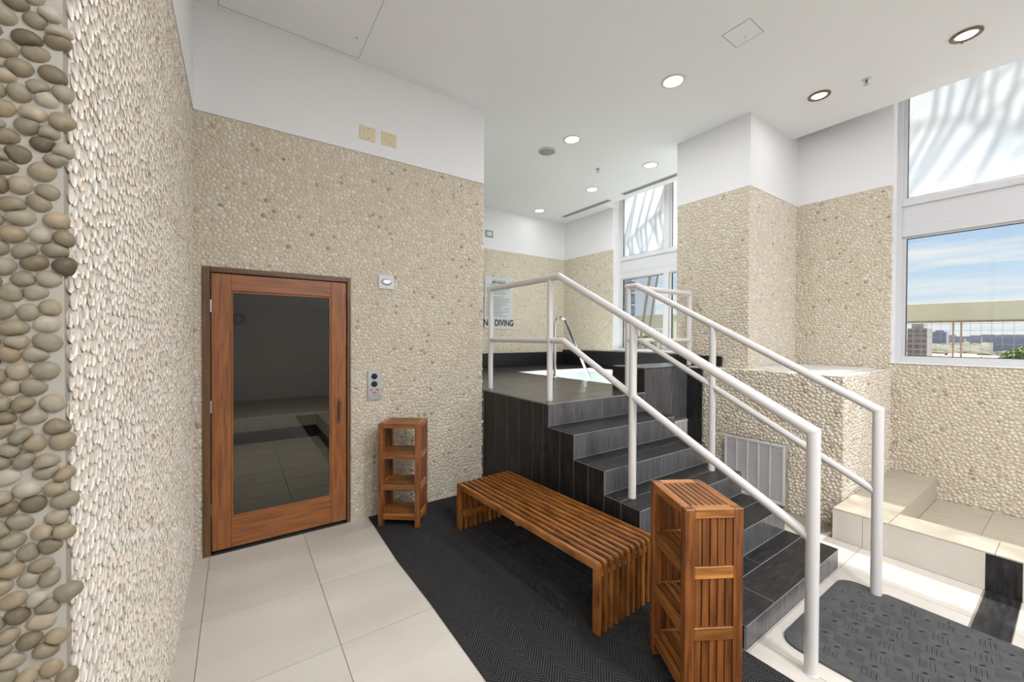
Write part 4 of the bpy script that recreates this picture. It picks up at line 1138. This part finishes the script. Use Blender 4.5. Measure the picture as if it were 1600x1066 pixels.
blob_tree('shrub', 'round green shrub by the wall outside the spa window', 'shrub', 8.2, 6.15, 1.28, 0.26, 260, 5, 0.045)
blob_tree('leafy_tree', 'bright green tree crown rising behind the wire mesh at the right', 'tree', 60, 2.5, -1.9, 2.6, 2600, 8, 0.30)

# palms: fronds shade the upper panes
def palm(label, base, top, nf, seed, fl, r0):
    rd = random.Random(seed)
    t = thing('palm_tree', label, 'palm', base)
    d = Vector(top)-Vector(base)
    tube('trunk', [(0, 0, 0), tuple(d*0.5+Vector((0.05, 0.05, 0))), tuple(d)], r0, M_bark, t, 10)
    for k in range(nf):
        az = 2*math.pi*k/nf+rd.uniform(-0.2, 0.2); el = rd.uniform(0.0, 1.1)
        bm = bmesh.new()
        prev = None; p = Vector(d); dirv = Vector((math.cos(az)*math.cos(el), math.sin(az)*math.cos(el), math.sin(el)))
        nseg = 22; seg = fl/nseg
        for s in range(nseg):
            q = p + dirv*seg
            side = dirv.cross(Vector((0, 0, 1)))
            if side.length < 0.01: side = Vector((1, 0, 0))
            side.normalize()
            w_ = 0.012
            bm.faces.new([bm.verts.new(v) for v in (p-side*w_, p+side*w_, q+side*w_, q-side*w_)])
            if s > 1:
                ll = fl*0.34*math.sin(math.pi*(s+0.5)/(nseg+1))**0.6
                for sg_ in (-1, 1):
                    for h_ in (0.0,):
                        if rd.random() < 0.25: continue
                        m_ = p+dirv*seg*h_
                        tip = m_+side*sg_*ll*0.9+dirv*ll*0.5+Vector((rd.gauss(0, 0.10), rd.gauss(0, 0.10), -ll*0.35+rd.gauss(0, 0.08)))
                        bm.faces.new([bm.verts.new(v) for v in (m_-dirv*0.024, m_+dirv*0.024, tip)])
            p = q; dirv = (dirv+Vector((0, 0, -0.075))).normalized()
        from_bm('frond', bm, M_frond, t)
    return t
palm('palm outside the big window, its fronds dappling the upper pane', (8.0, -2.9, -0.05), (7.9, -0.95, 7.9), 7, 4, 2.3, 0.07)
palm('slender leaning palm outside the spa window, the left stem', (7.0, 5.62, -0.05), (7.05, 4.72, 5.4), 4, 6, 1.9, 0.028)
palm('slender leaning palm outside the spa window, the right stem', (7.35, 5.70, -0.05), (7.4, 4.70, 5.9), 4, 9, 1.9, 0.022)

# far buildings
def block(label, cx, cy, wx, wy, z0, z1, floors, bays, mw, mg, group=None, setback=0.0):
    t = thing('apartment_block', label, 'building', (cx, cy, z0), 0, group)
    h = z1-z0
    box('walls', 0, -wy/2, 0, wx, wy/2, h, mw, t)
    if setback: box('penthouse', 1, -wy/2+setback, h, wx-1, wy/2-setback, h+2.5, mw, t)
    fh = h/floors
    for i in range(floors):
        for j in range(bays):
            y = -wy/2+wy*(j+0.15)/bays
            box('window', -0.25, y, fh*(i+0.3), 0.1, y+wy*0.7/bays, fh*(i+0.8), mg, t)
        box('balcony_slab', -0.9, -wy/2, fh*i, 0.0, wy/2, fh*i+0.35, mw, t)
block('grey and brown apartment block at the left of the big window view', 300, 52.2, 12, 7.6, -15, 7.2, 8, 3, M_blockwall, M_window, None, 1.5)
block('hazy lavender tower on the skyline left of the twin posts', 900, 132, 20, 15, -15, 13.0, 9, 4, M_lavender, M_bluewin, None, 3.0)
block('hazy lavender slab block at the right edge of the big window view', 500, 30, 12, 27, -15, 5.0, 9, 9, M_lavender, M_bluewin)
block('tall blue-glazed tower seen through the spa window', 60, 49.0, 6, 3.4, -15, 14.0, 13, 3, mat('tower_cladding', (0.30, 0.34, 0.42), 0.5), M_bluewin)
rd = random.Random(21)
for k in range(22):
    x = rd.uniform(900, 1500); y = x*rd.uniform(0.03, 0.175)
    h = rd.uniform(2, 7)*x/1000*1.2
    w_ = rd.uniform(8, 30)
    t = thing('skyline_building', 'small hazy building on the far skyline', 'building', (x, y, -15), 0, 'far skyline buildings')
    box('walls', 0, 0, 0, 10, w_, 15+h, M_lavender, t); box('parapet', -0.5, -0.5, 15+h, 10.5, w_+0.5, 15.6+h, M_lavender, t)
for k in range(30):
    x = 345+rd.uniform(0, 1)**1.3*200; y = x*rd.uniform(0.02, 0.19)
    w_, d_ = rd.uniform(7, 16), rd.uniform(6, 10)
    z = -15
    t = thing('low_house', 'low house with a pinkish tiled roof beyond the mesh fence', 'house', (x, y, z), rd.uniform(-0.2, 0.2), 'low houses beyond the mesh fence')
    hh = rd.uniform(2.8, 4.2)
    box('walls', 0, 0, 0, d_, w_, hh, M_blockwall, t)
    bm = bmesh.new()
    pr = [(-0.6, hh), (d_/2, hh+1.9), (d_+0.6, hh)]
    a_ = [bm.verts.new((px, -0.5, pz)) for px, pz in pr]; b_ = [bm.verts.new((px, w_+0.5, pz)) for px, pz in pr]
    bm.faces.new(a_); bm.faces.new(b_[::-1])
    for i in range(3): bm.faces.new((a_[i], b_[i], b_[(i+1) % 3], a_[(i+1) % 3]))
    bmesh.ops.recalc_face_normals(bm, faces=bm.faces[:])
    from_bm('roof', bm, M_roof, t)
bm = bmesh.new()
for k in range(900):
    x = 470+rd.uniform(0, 1)**1.4*800; y = x*rd.uniform(0.0, 0.20)
    r = rd.uniform(2.2, 4.6)*(1+x/900)
    m_ = Matrix.Translation((x, y, -14.5+r*0.5)) @ Matrix.Diagonal((r, r*1.5, r*0.7, 1))
    bmesh.ops.create_icosphere(bm, subdivisions=1, radius=1, matrix=m_)
wd = from_bm('woodland', bm, M_wood_far, None, True); tag(wd, 'hazy belt of distant trees across the city', 'trees', kind='stuff')
